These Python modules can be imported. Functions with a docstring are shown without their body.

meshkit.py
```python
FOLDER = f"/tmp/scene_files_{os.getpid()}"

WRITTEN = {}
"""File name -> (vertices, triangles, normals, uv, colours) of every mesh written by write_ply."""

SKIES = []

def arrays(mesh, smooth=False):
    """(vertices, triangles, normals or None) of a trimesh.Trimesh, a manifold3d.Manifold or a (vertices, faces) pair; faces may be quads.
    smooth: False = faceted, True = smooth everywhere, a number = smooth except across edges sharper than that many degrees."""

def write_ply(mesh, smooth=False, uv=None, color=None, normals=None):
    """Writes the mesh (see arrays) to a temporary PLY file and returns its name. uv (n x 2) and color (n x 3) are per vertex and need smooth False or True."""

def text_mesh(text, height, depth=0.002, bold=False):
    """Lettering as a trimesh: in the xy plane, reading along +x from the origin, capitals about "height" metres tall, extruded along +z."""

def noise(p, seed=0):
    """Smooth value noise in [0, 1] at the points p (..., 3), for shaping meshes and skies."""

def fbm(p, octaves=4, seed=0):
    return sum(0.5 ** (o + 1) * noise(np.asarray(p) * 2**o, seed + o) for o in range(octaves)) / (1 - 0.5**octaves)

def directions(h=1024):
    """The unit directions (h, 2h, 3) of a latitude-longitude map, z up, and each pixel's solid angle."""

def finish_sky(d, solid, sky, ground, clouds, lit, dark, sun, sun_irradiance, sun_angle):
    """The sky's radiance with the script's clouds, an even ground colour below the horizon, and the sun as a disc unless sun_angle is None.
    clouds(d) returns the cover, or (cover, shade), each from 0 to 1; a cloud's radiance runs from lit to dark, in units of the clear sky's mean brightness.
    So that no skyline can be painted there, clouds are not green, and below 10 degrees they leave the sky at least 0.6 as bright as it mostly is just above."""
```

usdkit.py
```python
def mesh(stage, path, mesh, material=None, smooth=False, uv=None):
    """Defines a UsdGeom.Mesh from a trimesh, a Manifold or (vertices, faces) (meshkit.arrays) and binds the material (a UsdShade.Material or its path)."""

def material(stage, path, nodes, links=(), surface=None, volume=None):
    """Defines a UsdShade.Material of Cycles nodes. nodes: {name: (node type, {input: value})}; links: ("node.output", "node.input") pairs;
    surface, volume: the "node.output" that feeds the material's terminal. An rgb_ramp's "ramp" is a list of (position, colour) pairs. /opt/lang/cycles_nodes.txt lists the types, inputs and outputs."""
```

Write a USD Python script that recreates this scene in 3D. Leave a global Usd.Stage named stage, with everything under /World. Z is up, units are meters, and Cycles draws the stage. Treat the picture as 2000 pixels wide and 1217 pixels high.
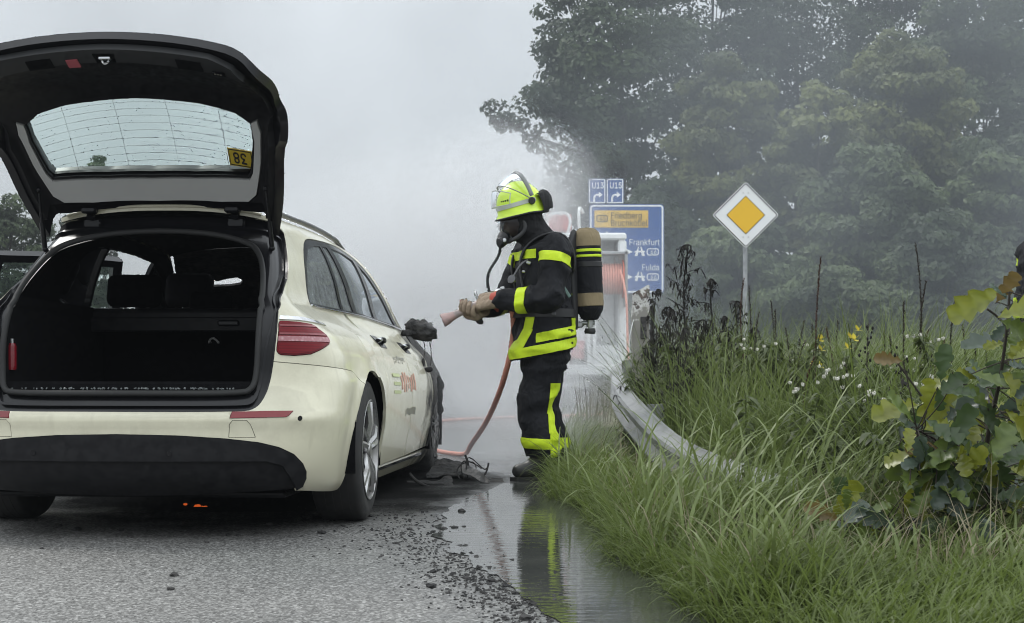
import math, random
import numpy as np, trimesh, usdkit, meshkit
import manifold3d as m3
import shapely, shapely.geometry as sg, shapely.ops as so
from scipy.interpolate import PchipInterpolator, CubicSpline
from pxr import Usd, UsdGeom, UsdLux, UsdShade, Gf, Sdf, Vt

# ------------------------------------------------------------------ camera, sky, sun, exposure
stage = Usd.Stage.CreateInMemory()
UsdGeom.Xform.Define(stage, '/World')
UsdGeom.Scope.Define(stage, '/World/Looks')
F, H, HY = 2780.0, 0.78, 695.0          # focal length in photo pixels, eye height, horizon row
cam = UsdGeom.Camera.Define(stage, '/World/camera')
APER = 36.0
cam.CreateHorizontalApertureAttr(APER)
cam.CreateFocalLengthAttr(APER * F / 2000)
cam.CreateVerticalApertureOffsetAttr((HY - 608.5) / 2000 * APER)
cam.CreateExposureAttr(0.25)
cam.CreateFStopAttr(9.0); cam.CreateFocusDistanceAttr(7.5)
cam.CreateClippingRangeAttr((0.05, 5000.0))
cam.AddTranslateOp().Set((0, 0, H)); cam.AddRotateXOp().Set(90)
SUN_EL, SUN_AZ = 0.95, -0.9             # towards the sun behind the cloud: ahead on the left
SKY_LO, SKY_HI, SKY_STRENGTH = 3.5, 16.5, 0.1
mat = usdkit.material
LOOK = '/World/Looks/'
mat(stage, LOOK + 'sky', {
    "s": ("sky_texture", {"sky_type": "single_scattering", "sun_disc": False, "sun_elevation": SUN_EL, "sun_rotation": SUN_AZ % (2 * math.pi)}),
    "tc": ("texture_coordinate", {}), "sep": ("separate_xyz", {}),
    "n": ("noise_texture", {"scale": 4.5, "detail": 4.0, "roughness": .5}),
    "nm": ("map_range", {"from_min": .3, "from_max": .72, "to_min": .82, "to_max": 1.16, "clamp": True}),
    "mr": ("map_range", {"from_min": 0., "from_max": 1., "to_min": SKY_LO, "to_max": SKY_HI, "clamp": True}),
    "mm": ("math", {"math_type": "multiply"}), "c": ("combine_color", {}),
    "tint": ("mix", {"mix_type": "multiply", "fac": 1., "color2": (.905, .960, 1.0)}),
    "mx": ("mix", {"fac": .93}), "b": ("background_shader", {"strength": SKY_STRENGTH})},
    [("tc.generated", "sep.vector"), ("tc.generated", "n.vector"), ("n.fac", "nm.value"), ("sep.z", "mr.value"), ("mr.result", "mm.value1"), ("nm.result", "mm.value2"),
     ("mm.value", "c.r"), ("mm.value", "c.g"), ("mm.value", "c.b"), ("c.color", "tint.color1"), ("s.color", "mx.color1"), ("tint.color", "mx.color2"), ("mx.color", "b.color")],
    surface="b.background")
sky = UsdLux.DomeLight.Define(stage, '/World/sky')
UsdShade.MaterialBindingAPI.Apply(sky.GetPrim()).Bind(UsdShade.Material.Get(stage, LOOK + 'sky'))
sky.GetPrim().SetCustomDataByKey('kind', 'structure')
sun = UsdLux.DistantLight.Define(stage, '/World/sun')
sun.CreateIntensityAttr(0.3); sun.CreateNormalizeAttr(True); sun.CreateAngleAttr(20.0); sun.CreateColorAttr((1.0, .97, .93))
_d = np.array([math.cos(SUN_EL) * math.sin(SUN_AZ), math.cos(SUN_EL) * math.cos(SUN_AZ), math.sin(SUN_EL)])
_r = Gf.Rotation(Gf.Vec3d(0, 0, 1), Gf.Vec3d(*map(float, _d)))
sun.AddTransformOp().Set(Gf.Matrix4d().SetRotate(_r))

# ------------------------------------------------------------------ helpers
def W3(px, py, Y):
    """A photo pixel at depth Y as a point: used once, to lay things out at their real place."""
    return np.array([(px - 1000) / F * Y, Y, H - (py - HY) / F * Y])

def G3(px, py, z=0.0):
    Y = F * (H - z) / (py - HY)
    return np.array([(px - 1000) / F * Y, Y, z])

_names = {}
def numbered(parent, name):
    k = (parent, name); n = _names.get(k, 0); _names[k] = n + 1
    return parent + '/' + (name if n == 0 else f'{name}_{n:03d}')

def setdata(prim, label=None, category=None, group=None, kind=None):
    for k, v in (('label', label), ('category', category), ('group', group), ('kind', kind)):
        if v: prim.SetCustomDataByKey(k, v)
    return prim

def thing(name, label, category, group=None, loc=(0, 0, 0), matrix=None):
    x = UsdGeom.Xform.Define(stage, numbered('/World', name))
    if matrix is not None: x.AddTransformOp().Set(Gf.Matrix4d(*np.asarray(matrix, float).T.ravel().tolist()))
    else: x.AddTranslateOp().Set(tuple(map(float, loc)))
    setdata(x.GetPrim(), label, category, group)
    return str(x.GetPath())

def part(parent, name, mesh, material, smooth=30, label=None, kind=None):
    p = numbered(parent, name)
    m = usdkit.mesh(stage, p, mesh, LOOK + material, smooth=smooth)
    setdata(m.GetPrim(), label=label, kind=kind)
    return p

def top(name, mesh, material, label=None, category=None, group=None, kind=None, smooth=30):
    p = numbered('/World', name)
    m = usdkit.mesh(stage, p, mesh, LOOK + material, smooth=smooth)
    setdata(m.GetPrim(), label, category, group, kind)
    return p

def cat(*ms):
    ms = [m for m in ms if m is not None and len(m.faces)]
    return trimesh.util.concatenate(ms)

def box(size, at=(0, 0, 0), rot=None, bevel=0.0):
    size = np.asarray(size, float)
    if bevel > 0:
        b = min(bevel, size.min() * .45); pts = []
        for s in np.ndindex(2, 2, 2):
            c = (np.array(s) * 2 - 1) * (size / 2)
            for k in range(3):
                q = c - np.sign(c) * b; q[k] = c[k]; pts.append(q)
        m = trimesh.convex.convex_hull(np.array(pts))
    else:
        m = trimesh.creation.box(size)
    if rot is not None: m.apply_transform(rot if np.shape(rot) == (4, 4) else euler(rot))
    m.apply_translation(at)
    return m

def euler(r):
    return trimesh.transformations.euler_matrix(*np.radians(r))

def frame_from(t):
    t = np.asarray(t, float); t = t / np.linalg.norm(t)
    a = np.cross(t, [0, 0, 1.0] if abs(t[2]) < .9 else [1.0, 0, 0]); a /= np.linalg.norm(a)
    return t, a, np.cross(t, a)

def tube(pts, r, sides=8, cap=True, flat=1.0):
    p = np.asarray(pts, float); r = np.broadcast_to(np.asarray(r, float), (len(p),))
    t = np.gradient(p, axis=0); t /= np.linalg.norm(t, axis=1, keepdims=True) + 1e-12
    a = np.zeros_like(p); _, a0, _ = frame_from(t[0]); a[0] = a0
    for i in range(1, len(p)):
        v = a[i - 1] - t[i] * np.dot(a[i - 1], t[i]); a[i] = v / (np.linalg.norm(v) + 1e-12)
    b = np.cross(t, a); ang = np.arange(sides) * 2 * np.pi / sides
    v = (p[:, None] + r[:, None, None] * (np.cos(ang)[None, :, None] * a[:, None] + flat * np.sin(ang)[None, :, None] * b[:, None])).reshape(-1, 3)
    i, j = np.meshgrid(np.arange(len(p) - 1), np.arange(sides), indexing='ij'); j2 = (j + 1) % sides
    q = np.stack([i * sides + j, i * sides + j2, (i + 1) * sides + j2, (i + 1) * sides + j], -1).reshape(-1, 4)
    f = np.vstack([q[:, [0, 1, 2]], q[:, [0, 2, 3]]])
    if cap:
        n = len(v); v = np.vstack([v, p[0], p[-1]]); k = np.arange(sides); k2 = (k + 1) % sides; e = (len(p) - 1) * sides
        f = np.vstack([f, np.stack([np.full(sides, n), k2, k], 1), np.stack([np.full(sides, n + 1), e + k, e + k2], 1)])
    return trimesh.Trimesh(v, f, process=False)

def spline(pts, n=24):
    p = np.asarray(pts, float)
    d = np.r_[0, np.cumsum(np.linalg.norm(np.diff(p, axis=0), axis=1))]
    return CubicSpline(d, p)(np.linspace(0, d[-1], n))

def lathe(profile, at=(0, 0, 0), axis=(0, 0, 1), sides=32):
    """profile: (r, z) pairs."""
    m = trimesh.creation.revolve(np.asarray(profile, float), sections=sides)
    m.apply_transform(trimesh.geometry.align_vectors([0, 0, 1], axis)); m.apply_translation(at)
    return m

def cyl(p0, p1, r, sides=20, r1=None):
    return tube([p0, p1], [r, r if r1 is None else r1], sides)

def prism(poly, depth, at=(0, 0, 0), plane='xz'):
    """A shapely polygon extruded; plane xz: drawn in x and z, thick towards +y."""
    polys = getattr(poly, 'geoms', [poly])
    m = cat(*[trimesh.creation.extrude_polygon(g, depth, engine='earcut') for g in polys])
    if plane == 'xz':
        v = np.array(m.vertices); m = trimesh.Trimesh(np.c_[v[:, 0], depth - v[:, 2], v[:, 1]], m.faces, process=False); 
        if m.volume < 0: m.invert()
    elif plane == 'yz':
        v = np.array(m.vertices); m = trimesh.Trimesh(np.c_[v[:, 2], v[:, 0], v[:, 1]], m.faces, process=False)
        if m.volume < 0: m.invert()
    m.apply_translation(at)
    return m

def rrect(x0, z0, x1, z1, r):
    r = min(r, (x1 - x0) * .49, (z1 - z0) * .49)
    return sg.box(x0 + r, z0 + r, x1 - r, z1 - r).buffer(r, quad_segs=6)

def text_xz(s, height, at, depth=.004, bold=False, center=False):
    """Lettering that faces -y, its left end (or middle) and base line at AT."""
    m = meshkit.text_mesh(s, height, depth, bold); v = np.array(m.vertices)
    if center: v[:, 0] -= (v[:, 0].min() + v[:, 0].max()) / 2
    m = trimesh.Trimesh(np.c_[v[:, 0], -v[:, 2], v[:, 1]], m.faces, process=False)
    m.apply_translation(at)
    return m

def blob(at, r, seed=0, sub=2, amp=.3, freq=2.0, squash=(1, 1, 1)):
    m = trimesh.creation.icosphere(sub, 1.0); v = np.array(m.vertices)
    k = 1 + amp * (meshkit.fbm(v * freq + seed * 7.3, 3, seed) - .5) * 2
    m.vertices = v * k[:, None] * r * np.asarray(squash) + at
    return m

# ------------------------------------------------------------------ materials
def flat(name, color, rough=.5, metal=0., coat=0., spec=.5, **kw):
    return mat(stage, LOOK + name, {"p": ("principled_bsdf", dict(base_color=color, roughness=rough, metallic=metal, coat_weight=coat, specular_ior_level=spec, **kw))}, surface="p.BSDF")

def worn(name, c1, c2, scale=6., rough=(.4, .7), lo=.42, hi=.62, bump=0., bscale=60., metal=0., coat=0., detail=5., coord='object', spec=.5, bdist=.004):
    """Two tones mixed by noise, roughness that follows, optional fine relief."""
    src = ("tc", ("texture_coordinate", {}), "tc.object") if coord == 'object' else ("tc", ("geometry", {}), "tc.position")
    nodes = {"tc": src[1], "n": ("noise_texture", {"scale": scale, "detail": detail, "roughness": .6}),
             "m": ("map_range", {"from_min": lo, "from_max": hi, "clamp": True}),
             "mx": ("mix", {"color1": c1, "color2": c2}), "r": ("map_range", {"to_min": rough[0], "to_max": rough[1], "clamp": True}),
             "p": ("principled_bsdf", {"metallic": metal, "coat_weight": coat, "specular_ior_level": spec})}
    links = [(src[2], "n.vector"), ("n.fac", "m.value"), ("m.result", "mx.fac"), ("mx.color", "p.base_color"), ("m.result", "r.value"), ("r.result", "p.roughness")]
    if bump:
        nodes["n2"] = ("noise_texture", {"scale": bscale, "detail": 3.}); nodes["b"] = ("bump", {"strength": bump, "distance": bdist})
        links += [(src[2], "n2.vector"), ("n2.fac", "b.height"), ("b.normal", "p.normal")]
    return mat(stage, LOOK + name, nodes, links, surface="p.BSDF")

def leafy(name, stops, rough=.5, trans=.35, scale=.8, coord='geometry', w=.6):
    """Foliage: the tone varies from leaf to leaf and in drifts; light passes through."""
    nodes = {"g": ("geometry", {}), "n": ("noise_texture", {"scale": scale, "detail": 2.}),
             "a": ("math", {"math_type": "multiply", "value2": w}), "b": ("math", {"math_type": "multiply_add", "value2": 1 - w}),
             "r": ("rgb_ramp", {"ramp": stops}), "p": ("principled_bsdf", {"roughness": rough, "specular_ior_level": .35}),
             "t": ("translucent_bsdf", {}), "mx": ("mix_closure", {"fac": trans})}
    return mat(stage, LOOK + name, nodes, [("g.position", "n.vector"), ("g.random_per_island", "a.value1"), ("n.fac", "b.value1"), ("a.value", "b.value3"), ("b.value", "r.fac"),
               ("r.color", "p.base_color"), ("r.color", "t.color"), ("p.BSDF", "mx.closure1"), ("t.BSDF", "mx.closure2")], surface="mx.closure")

# asphalt: pale and dark stones, damp patches that are darker and smoother
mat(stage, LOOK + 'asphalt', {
    "g": ("geometry", {}),
    "v": ("voronoi_texture", {"scale": 122., "randomness": 1.}), "v2": ("voronoi_texture", {"scale": 70.}),
    "bw": ("rgb_to_bw", {}), "st": ("rgb_ramp", {"ramp": [(0, (.045, .044, .042)), (.30, (.12, .118, .112)), (.6, (.23, .226, .216)), (.85, (.40, .395, .38)), (1, (.52, .51, .49))]}),
    "n": ("noise_texture", {"scale": 42., "detail": 6., "roughness": .7}), "nr": ("map_range", {"from_min": .32, "from_max": .68, "to_min": .45, "to_max": 1.25, "clamp": True}),
    "big": ("noise_texture", {"scale": .55, "detail": 4.}), "bigr": ("map_range", {"from_min": .35, "from_max": .65, "to_min": .82, "to_max": 1.12, "clamp": True}),
    "mul": ("mix", {"mix_type": "multiply", "fac": 1.}), "mul2": ("mix", {"mix_type": "multiply", "fac": 1.}), "cc": ("combine_color", {}), "cb": ("combine_color", {}),
    "sep": ("separate_xyz", {}), "wn": ("noise_texture", {"scale": 1.6, "detail": 5., "roughness": .6}),
    # damp zone: a broad trail from the nearside kerb to the front of the car (world metres)
    "l1": ("math", {"math_type": "multiply_add", "value2": 1.0, "value3": 0.0}), "l2": ("math", {"math_type": "multiply_add", "value2": .22, "value3": -1.07}),
    "sum": ("math", {"math_type": "add"}), "wn2": ("math", {"math_type": "multiply_add", "value2": .9, "value3": -.45}), "sum2": ("math", {"math_type": "add"}),
    "wet": ("map_range", {"from_min": -.32, "from_max": .12, "clamp": True}),
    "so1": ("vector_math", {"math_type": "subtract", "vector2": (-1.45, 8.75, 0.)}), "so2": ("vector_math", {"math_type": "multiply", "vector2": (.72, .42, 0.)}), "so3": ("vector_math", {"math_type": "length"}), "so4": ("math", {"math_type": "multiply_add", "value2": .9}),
    "so5": ("map_range", {"from_min": 1.62, "from_max": 1.18, "to_min": 0., "to_max": .93, "clamp": True}), "soot_shade": ("mix", {"color2": (.010, .010, .010)}),  # shade under the car painted into the road colour, over some soot
    "dark": ("mix", {"mix_type": "multiply", "color2": (.36, .37, .38)}), "rr": ("map_range", {"to_min": .62, "to_max": .19}),
    "vb": ("math", {"math_type": "multiply", "value2": .6}), "hb": ("math", {"math_type": "add"}), "bs": ("map_range", {"to_min": .9, "to_max": .22}),
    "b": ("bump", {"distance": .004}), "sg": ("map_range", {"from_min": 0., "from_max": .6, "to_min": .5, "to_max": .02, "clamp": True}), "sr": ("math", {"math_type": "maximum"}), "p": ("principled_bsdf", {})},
    [("g.position", "v.vector"), ("g.position", "v2.vector"), ("g.position", "n.vector"), ("g.position", "big.vector"), ("g.position", "wn.vector"), ("g.position", "sep.vector"),
     ("v.color", "bw.color"), ("bw.val", "st.fac"), ("n.fac", "nr.value"), ("nr.result", "cc.r"), ("nr.result", "cc.g"), ("nr.result", "cc.b"),
     ("st.color", "mul.color1"), ("cc.color", "mul.color2"), ("big.fac", "bigr.value"), ("bigr.result", "cb.r"), ("bigr.result", "cb.g"), ("bigr.result", "cb.b"),
     ("mul.color", "mul2.color1"), ("cb.color", "mul2.color2"),
     ("sep.x", "l1.value1"), ("sep.y", "l2.value1"), ("l1.value", "sum.value1"), ("l2.value", "sum.value2"), ("wn.fac", "wn2.value1"), ("sum.value", "sum2.value1"), ("wn2.value", "sum2.value2"),
     ("sum2.value", "wet.value"), ("wet.result", "dark.fac"), ("mul2.color", "dark.color1"), ("dark.color", "soot_shade.color1"), ("soot_shade.color", "p.base_color"), ("g.position", "so1.vector1"), ("so1.vector", "so2.vector1"), ("so2.vector", "so3.vector1"), ("wn.fac", "so4.value1"), ("so3.value", "so4.value3"), ("so4.value", "so5.value"), ("so5.result", "soot_shade.fac"), ("wet.result", "rr.value"), ("so5.result", "sg.value"), ("sg.result", "p.specular_ior_level"), ("rr.result", "sr.value1"), ("so5.result", "sr.value2"), ("sr.value", "p.roughness"),
     ("v2.distance", "vb.value1"), ("vb.value", "hb.value1"), ("n.fac", "hb.value2"), ("hb.value", "b.height"), ("wet.result", "bs.value"), ("bs.result", "b.strength"), ("b.normal", "p.normal")],
    surface="p.BSDF")
mat(stage, LOOK + 'puddle_water', {
    "g": ("geometry", {}), "mp": ("mapping", {"scale": (.7, 2.6, 1.)}), "n": ("noise_texture", {"scale": 8., "detail": 3., "roughness": .55}), "n2": ("noise_texture", {"scale": 60., "detail": 2.}),
    "ad": ("math", {"math_type": "multiply_add", "value2": .05}), "b": ("bump", {"strength": .12, "distance": .010}),
    "c": ("noise_texture", {"scale": 2., "detail": 4.}), "cr": ("rgb_ramp", {"ramp": [(.3, (.012, .013, .012)), (.7, (.030, .031, .027))]}),
    "p": ("principled_bsdf", {"roughness": .035, "ior": 1.36})},
    [("g.position", "mp.vector"), ("mp.vector", "n.vector"), ("g.position", "n2.vector"), ("n2.fac", "ad.value1"), ("n.fac", "ad.value3"), ("ad.value", "b.height"), ("b.normal", "p.normal"),
     ("g.position", "c.vector"), ("c.fac", "cr.fac"), ("cr.color", "p.base_color")], surface="p.BSDF")
worn('soil', (.030, .028, .018), (.050, .055, .025), 3., (.9, 1.), bump=.6, bscale=25., bdist=.02)
worn('meadow', (.16, .15, .095), (.10, .12, .055), .6, (.9, 1.), bump=.8, bscale=9., bdist=.05)

# cream taxi paint: fine dirt, and soot that creeps back from the burnt front of the car (object space, metres)
mat(stage, LOOK + 'cream_paint', {
    "tc": ("texture_coordinate", {}), "sep": ("separate_xyz", {}),
    "n": ("noise_texture", {"scale": 5., "detail": 8., "roughness": .68}), "n3": ("noise_texture", {"scale": 1.8, "detail": 5.}),
    "y": ("math", {"math_type": "multiply_add", "value2": .62, "value3": -2.02}), "ns": ("math", {"math_type": "multiply_add", "value2": 1.1, "value3": -.55}), "s": ("math", {"math_type": "add"}),
    "soot_shade": ("map_range", {"from_min": -.16, "from_max": .16, "clamp": True}),
    "grime": ("map_range", {"from_min": .42, "from_max": .78, "to_min": 0., "to_max": .42, "clamp": True}), "mps": ("mapping", {"scale": (9., 9., .5)}), "nst": ("noise_texture", {"scale": 3., "detail": 4.}), "stk": ("map_range", {"from_min": .52, "from_max": .80, "to_min": 0., "to_max": .35, "clamp": True}), "gm2": ("math", {"math_type": "maximum"}),
    "zl": ("map_range", {"from_min": .42, "from_max": .16, "to_min": 0., "to_max": .55, "clamp": True}), "gz": ("math", {"math_type": "maximum"}),
    "m1": ("mix", {"color1": (.585, .56, .43), "color2": (.30, .275, .20)}), "m2": ("mix", {"color2": (.016, .015, .014)}),
    "rr": ("map_range", {"to_min": .24, "to_max": .8}), "cw": ("map_range", {"to_min": .55, "to_max": 0.}),
    "p": ("principled_bsdf", {"coat_roughness": .07})},
    [("tc.object", "sep.vector"), ("tc.object", "n.vector"), ("tc.object", "n3.vector"), ("sep.y", "y.value1"), ("n.fac", "ns.value1"), ("y.value", "s.value1"), ("ns.value", "s.value2"), ("s.value", "soot_shade.value"),
     ("n.fac", "grime.value"), ("sep.z", "zl.value"), ("grime.result", "gz.value1"), ("zl.result", "gz.value2"), ("tc.object", "mps.vector"), ("mps.vector", "nst.vector"), ("nst.fac", "stk.value"), ("gz.value", "gm2.value1"), ("stk.result", "gm2.value2"), ("gm2.value", "m1.fac"), ("m1.color", "m2.color1"), ("soot_shade.result", "m2.fac"), ("m2.color", "p.base_color"),
     ("soot_shade.result", "rr.value"), ("rr.result", "p.roughness"), ("soot_shade.result", "cw.value"), ("cw.result", "p.coat_weight")], surface="p.BSDF")
flat('black_gloss', (.004, .004, .005), .22, coat=.15, spec=.3)
worn('black_trim', (.005, .005, .006), (.010, .010, .011), 20., (.40, .6), bump=.15, bscale=300., bdist=.001, spec=.22)
worn('carpet', (.003, .003, .0035), (.006, .006, .007), 30., (.9, 1.), bump=.5, bscale=200., spec=.08)
worn('charred', (.010, .010, .010), (.055, .052, .050), 9., (.75, .95), bump=.9, bscale=24., bdist=.02)
worn('ash_metal', (.05, .05, .05), (.22, .21, .205), 14., (.6, .9), bump=.5, bscale=40.)
flat('rubber_seal', (.022, .022, .022), .6, spec=.3)
worn('tyre_rubber', (.010, .010, .010), (.022, .021, .020), 12., (.6, .85), bump=.3, bscale=90.)
worn('alloy', (.50, .50, .50), (.34, .33, .32), 10., (.22, .45), metal=.85)
flat('chrome', (.75, .76, .78), .12, metal=1.)
flat('roof_rail', (.20, .205, .21), .28, metal=.9)
mat(stage, LOOK + 'lamp_red', {"tc": ("texture_coordinate", {}), "w": ("wave_texture", {"bands_direction": "z", "scale": 26., "distortion": .3}),
    "m": ("mix", {"color1": (.12, .002, .006), "color2": (.085, .002, .005)}), "p": ("principled_bsdf", {"roughness": .12, "coat_weight": .0, "specular_ior_level": .3})},
    [("tc.object", "w.vector"), ("w.fac", "m.fac"), ("m.color", "p.base_color")], surface="p.BSDF")
flat('lamp_dark_red', (.11, .004, .008), .09, coat=.8)
mat(stage, LOOK + 'lamp_strip', {"tc": ("texture_coordinate", {}), "v": ("voronoi_texture", {"scale": 60.}), "r": ("rgb_ramp", {"ramp": [(0, (.38, .22, .23)), (.6, (.24, .09, .10))]}), "p": ("principled_bsdf", {"roughness": .12, "coat_weight": .6})},
    [("tc.object", "v.vector"), ("v.distance", "r.fac"), ("r.color", "p.base_color")], surface="p.BSDF")
flat('reflector_red', (.15, .008, .012), .25, coat=.1)
def glass(name, tint, rough=.0, base=0.0, ior=1.5):
    mat(stage, LOOK + name, {"t": ("transparent_bsdf", {"color": tint}), "g": ("glossy_bsdf", {"color": (.95, .97, 1.), "roughness": rough}), "fr": ("fresnel", {"IOR": ior}), "m": ("mix_closure", {})},
        [("fr.fac", "m.fac"), ("t.BSDF", "m.closure1"), ("g.BSDF", "m.closure2")], surface="m.closure")
glass('hatch_glass', (.80, .90, .87), ior=1.25)
glass('clear_glass', (.74, .82, .79))
glass('dark_glass', (.10, .11, .11))
glass('visor_clear', (.90, .91, .90), ior=1.3)
# side glass of the burnt car: a sooty, droplet-covered pane
mat(stage, LOOK + 'sooty_glass', {"tc": ("texture_coordinate", {}), "n": ("noise_texture", {"scale": 30., "detail": 6., "roughness": .7}), "m": ("map_range", {"from_min": .35, "from_max": .75, "to_min": .25, "to_max": .6, "clamp": True}),
    "t": ("transparent_bsdf", {"color": (.22, .24, .24)}), "d": ("diffuse_bsdf", {"color": (.22, .23, .225)}), "mx": ("mix_closure", {}), "g": ("glossy_bsdf", {"color": (.9, .95, 1.), "roughness": .02}), "fr": ("fresnel", {"IOR": 1.5}), "m2": ("mix_closure", {})},
    [("tc.object", "n.vector"), ("n.fac", "m.value"), ("m.result", "mx.fac"), ("t.BSDF", "mx.closure1"), ("d.BSDF", "mx.closure2"), ("fr.fac", "m2.fac"), ("mx.closure", "m2.closure1"), ("g.BSDF", "m2.closure2")], surface="m2.closure")
flat('trim_grey', (.42, .42, .41), .6, spec=.3)
flat('sticker_yellow', (.55, .40, .03), .4)
flat('print_black', (.012, .012, .012), .5)
flat('print_red', (.56, .30, .23), .5)
flat('print_grey', (.24, .235, .20), .5)
flat('print_green', (.50, .54, .30), .5)
mat(stage, LOOK + 'flame', {"e": ("emission", {"color": (1., .16, .03), "strength": .42})}, surface="e.emission")
flat('hatch_grey', (.022, .023, .024), .5, spec=.3)
flat('wire_grey', (.22, .25, .25), .6)
flat('reflector_pink', (.42, .10, .12), .35)
flat('crumb_glass', (.14, .15, .15), .3)
worn('hose_orange', (.72, .30, .22), (.60, .25, .19), 1.2, (.5, .65))
# ------------------------------------------------------------------ ground
def smooth01(x, a, b):
    t = np.clip((np.asarray(x, float) - a) / (b - a), 0, 1); return t * t * (3 - 2 * t)

def verge_edge(Y):
    """Where the road ends on the right, as X."""
    Y = np.asarray(Y, float)
    return .30 + .27 * smooth01(-Y, -8.0, -4.0) + .11 * np.maximum(Y - 12, 0) + .05 * np.sin(Y * 2.1) + .03 * np.sin(Y * 5.3 + 1)

def terrain(X, Y):
    e = np.asarray(X, float) - verge_edge(Y)
    bumps = .05 * (meshkit.fbm(np.stack([np.asarray(X) * .9, np.asarray(Y) * .9, np.zeros_like(np.asarray(X, float))], -1), 3, 5) - .5) * smooth01(e, 0, .6)
    return -.035 + .09 * smooth01(e, -.05, .25) + .13 * smooth01(e, .2, 3.0) + .030 * np.clip(e, 0, 10) + .45 * smooth01(Y, 14, 42) * smooth01(e, .5, 6) + bumps

def sheet(xs, ys, zf):
    X, Y = np.meshgrid(xs, ys, indexing='ij'); Z = zf(X, Y); n, k = X.shape
    i, j = np.meshgrid(np.arange(n - 1), np.arange(k - 1), indexing='ij')
    q = np.stack([i * k + j, (i + 1) * k + j, (i + 1) * k + j + 1, i * k + j + 1], -1).reshape(-1, 4)
    return trimesh.Trimesh(np.stack([X, Y, Z], -1).reshape(-1, 3), np.vstack([q[:, [0, 1, 2]], q[:, [0, 2, 3]]]), process=False)

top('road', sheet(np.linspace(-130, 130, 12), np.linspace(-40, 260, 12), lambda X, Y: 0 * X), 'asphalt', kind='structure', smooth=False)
def verge_sheet(ys, us):
    U, Y = np.meshgrid(us, ys, indexing='ij'); X = verge_edge(Y) - .12 + U; Z = terrain(X, Y); n, k = X.shape
    i, j = np.meshgrid(np.arange(n - 1), np.arange(k - 1), indexing='ij')
    q = np.stack([i * k + j, (i + 1) * k + j, (i + 1) * k + j + 1, i * k + j + 1], -1).reshape(-1, 4)
    return trimesh.Trimesh(np.stack([X, Y, Z], -1).reshape(-1, 3), np.vstack([q[:, [0, 1, 2]], q[:, [0, 2, 3]]]), process=False)
us = np.r_[np.linspace(0, 2.2, 24), np.geomspace(2.5, 90, 22)]
top('verge', verge_sheet(np.linspace(-6, 14, 60), us), 'soil', kind='structure', smooth=True)
top('field', verge_sheet(np.r_[np.linspace(14, 60, 50), np.linspace(66, 200, 12)], us), 'meadow', kind='structure', smooth=True)

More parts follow.
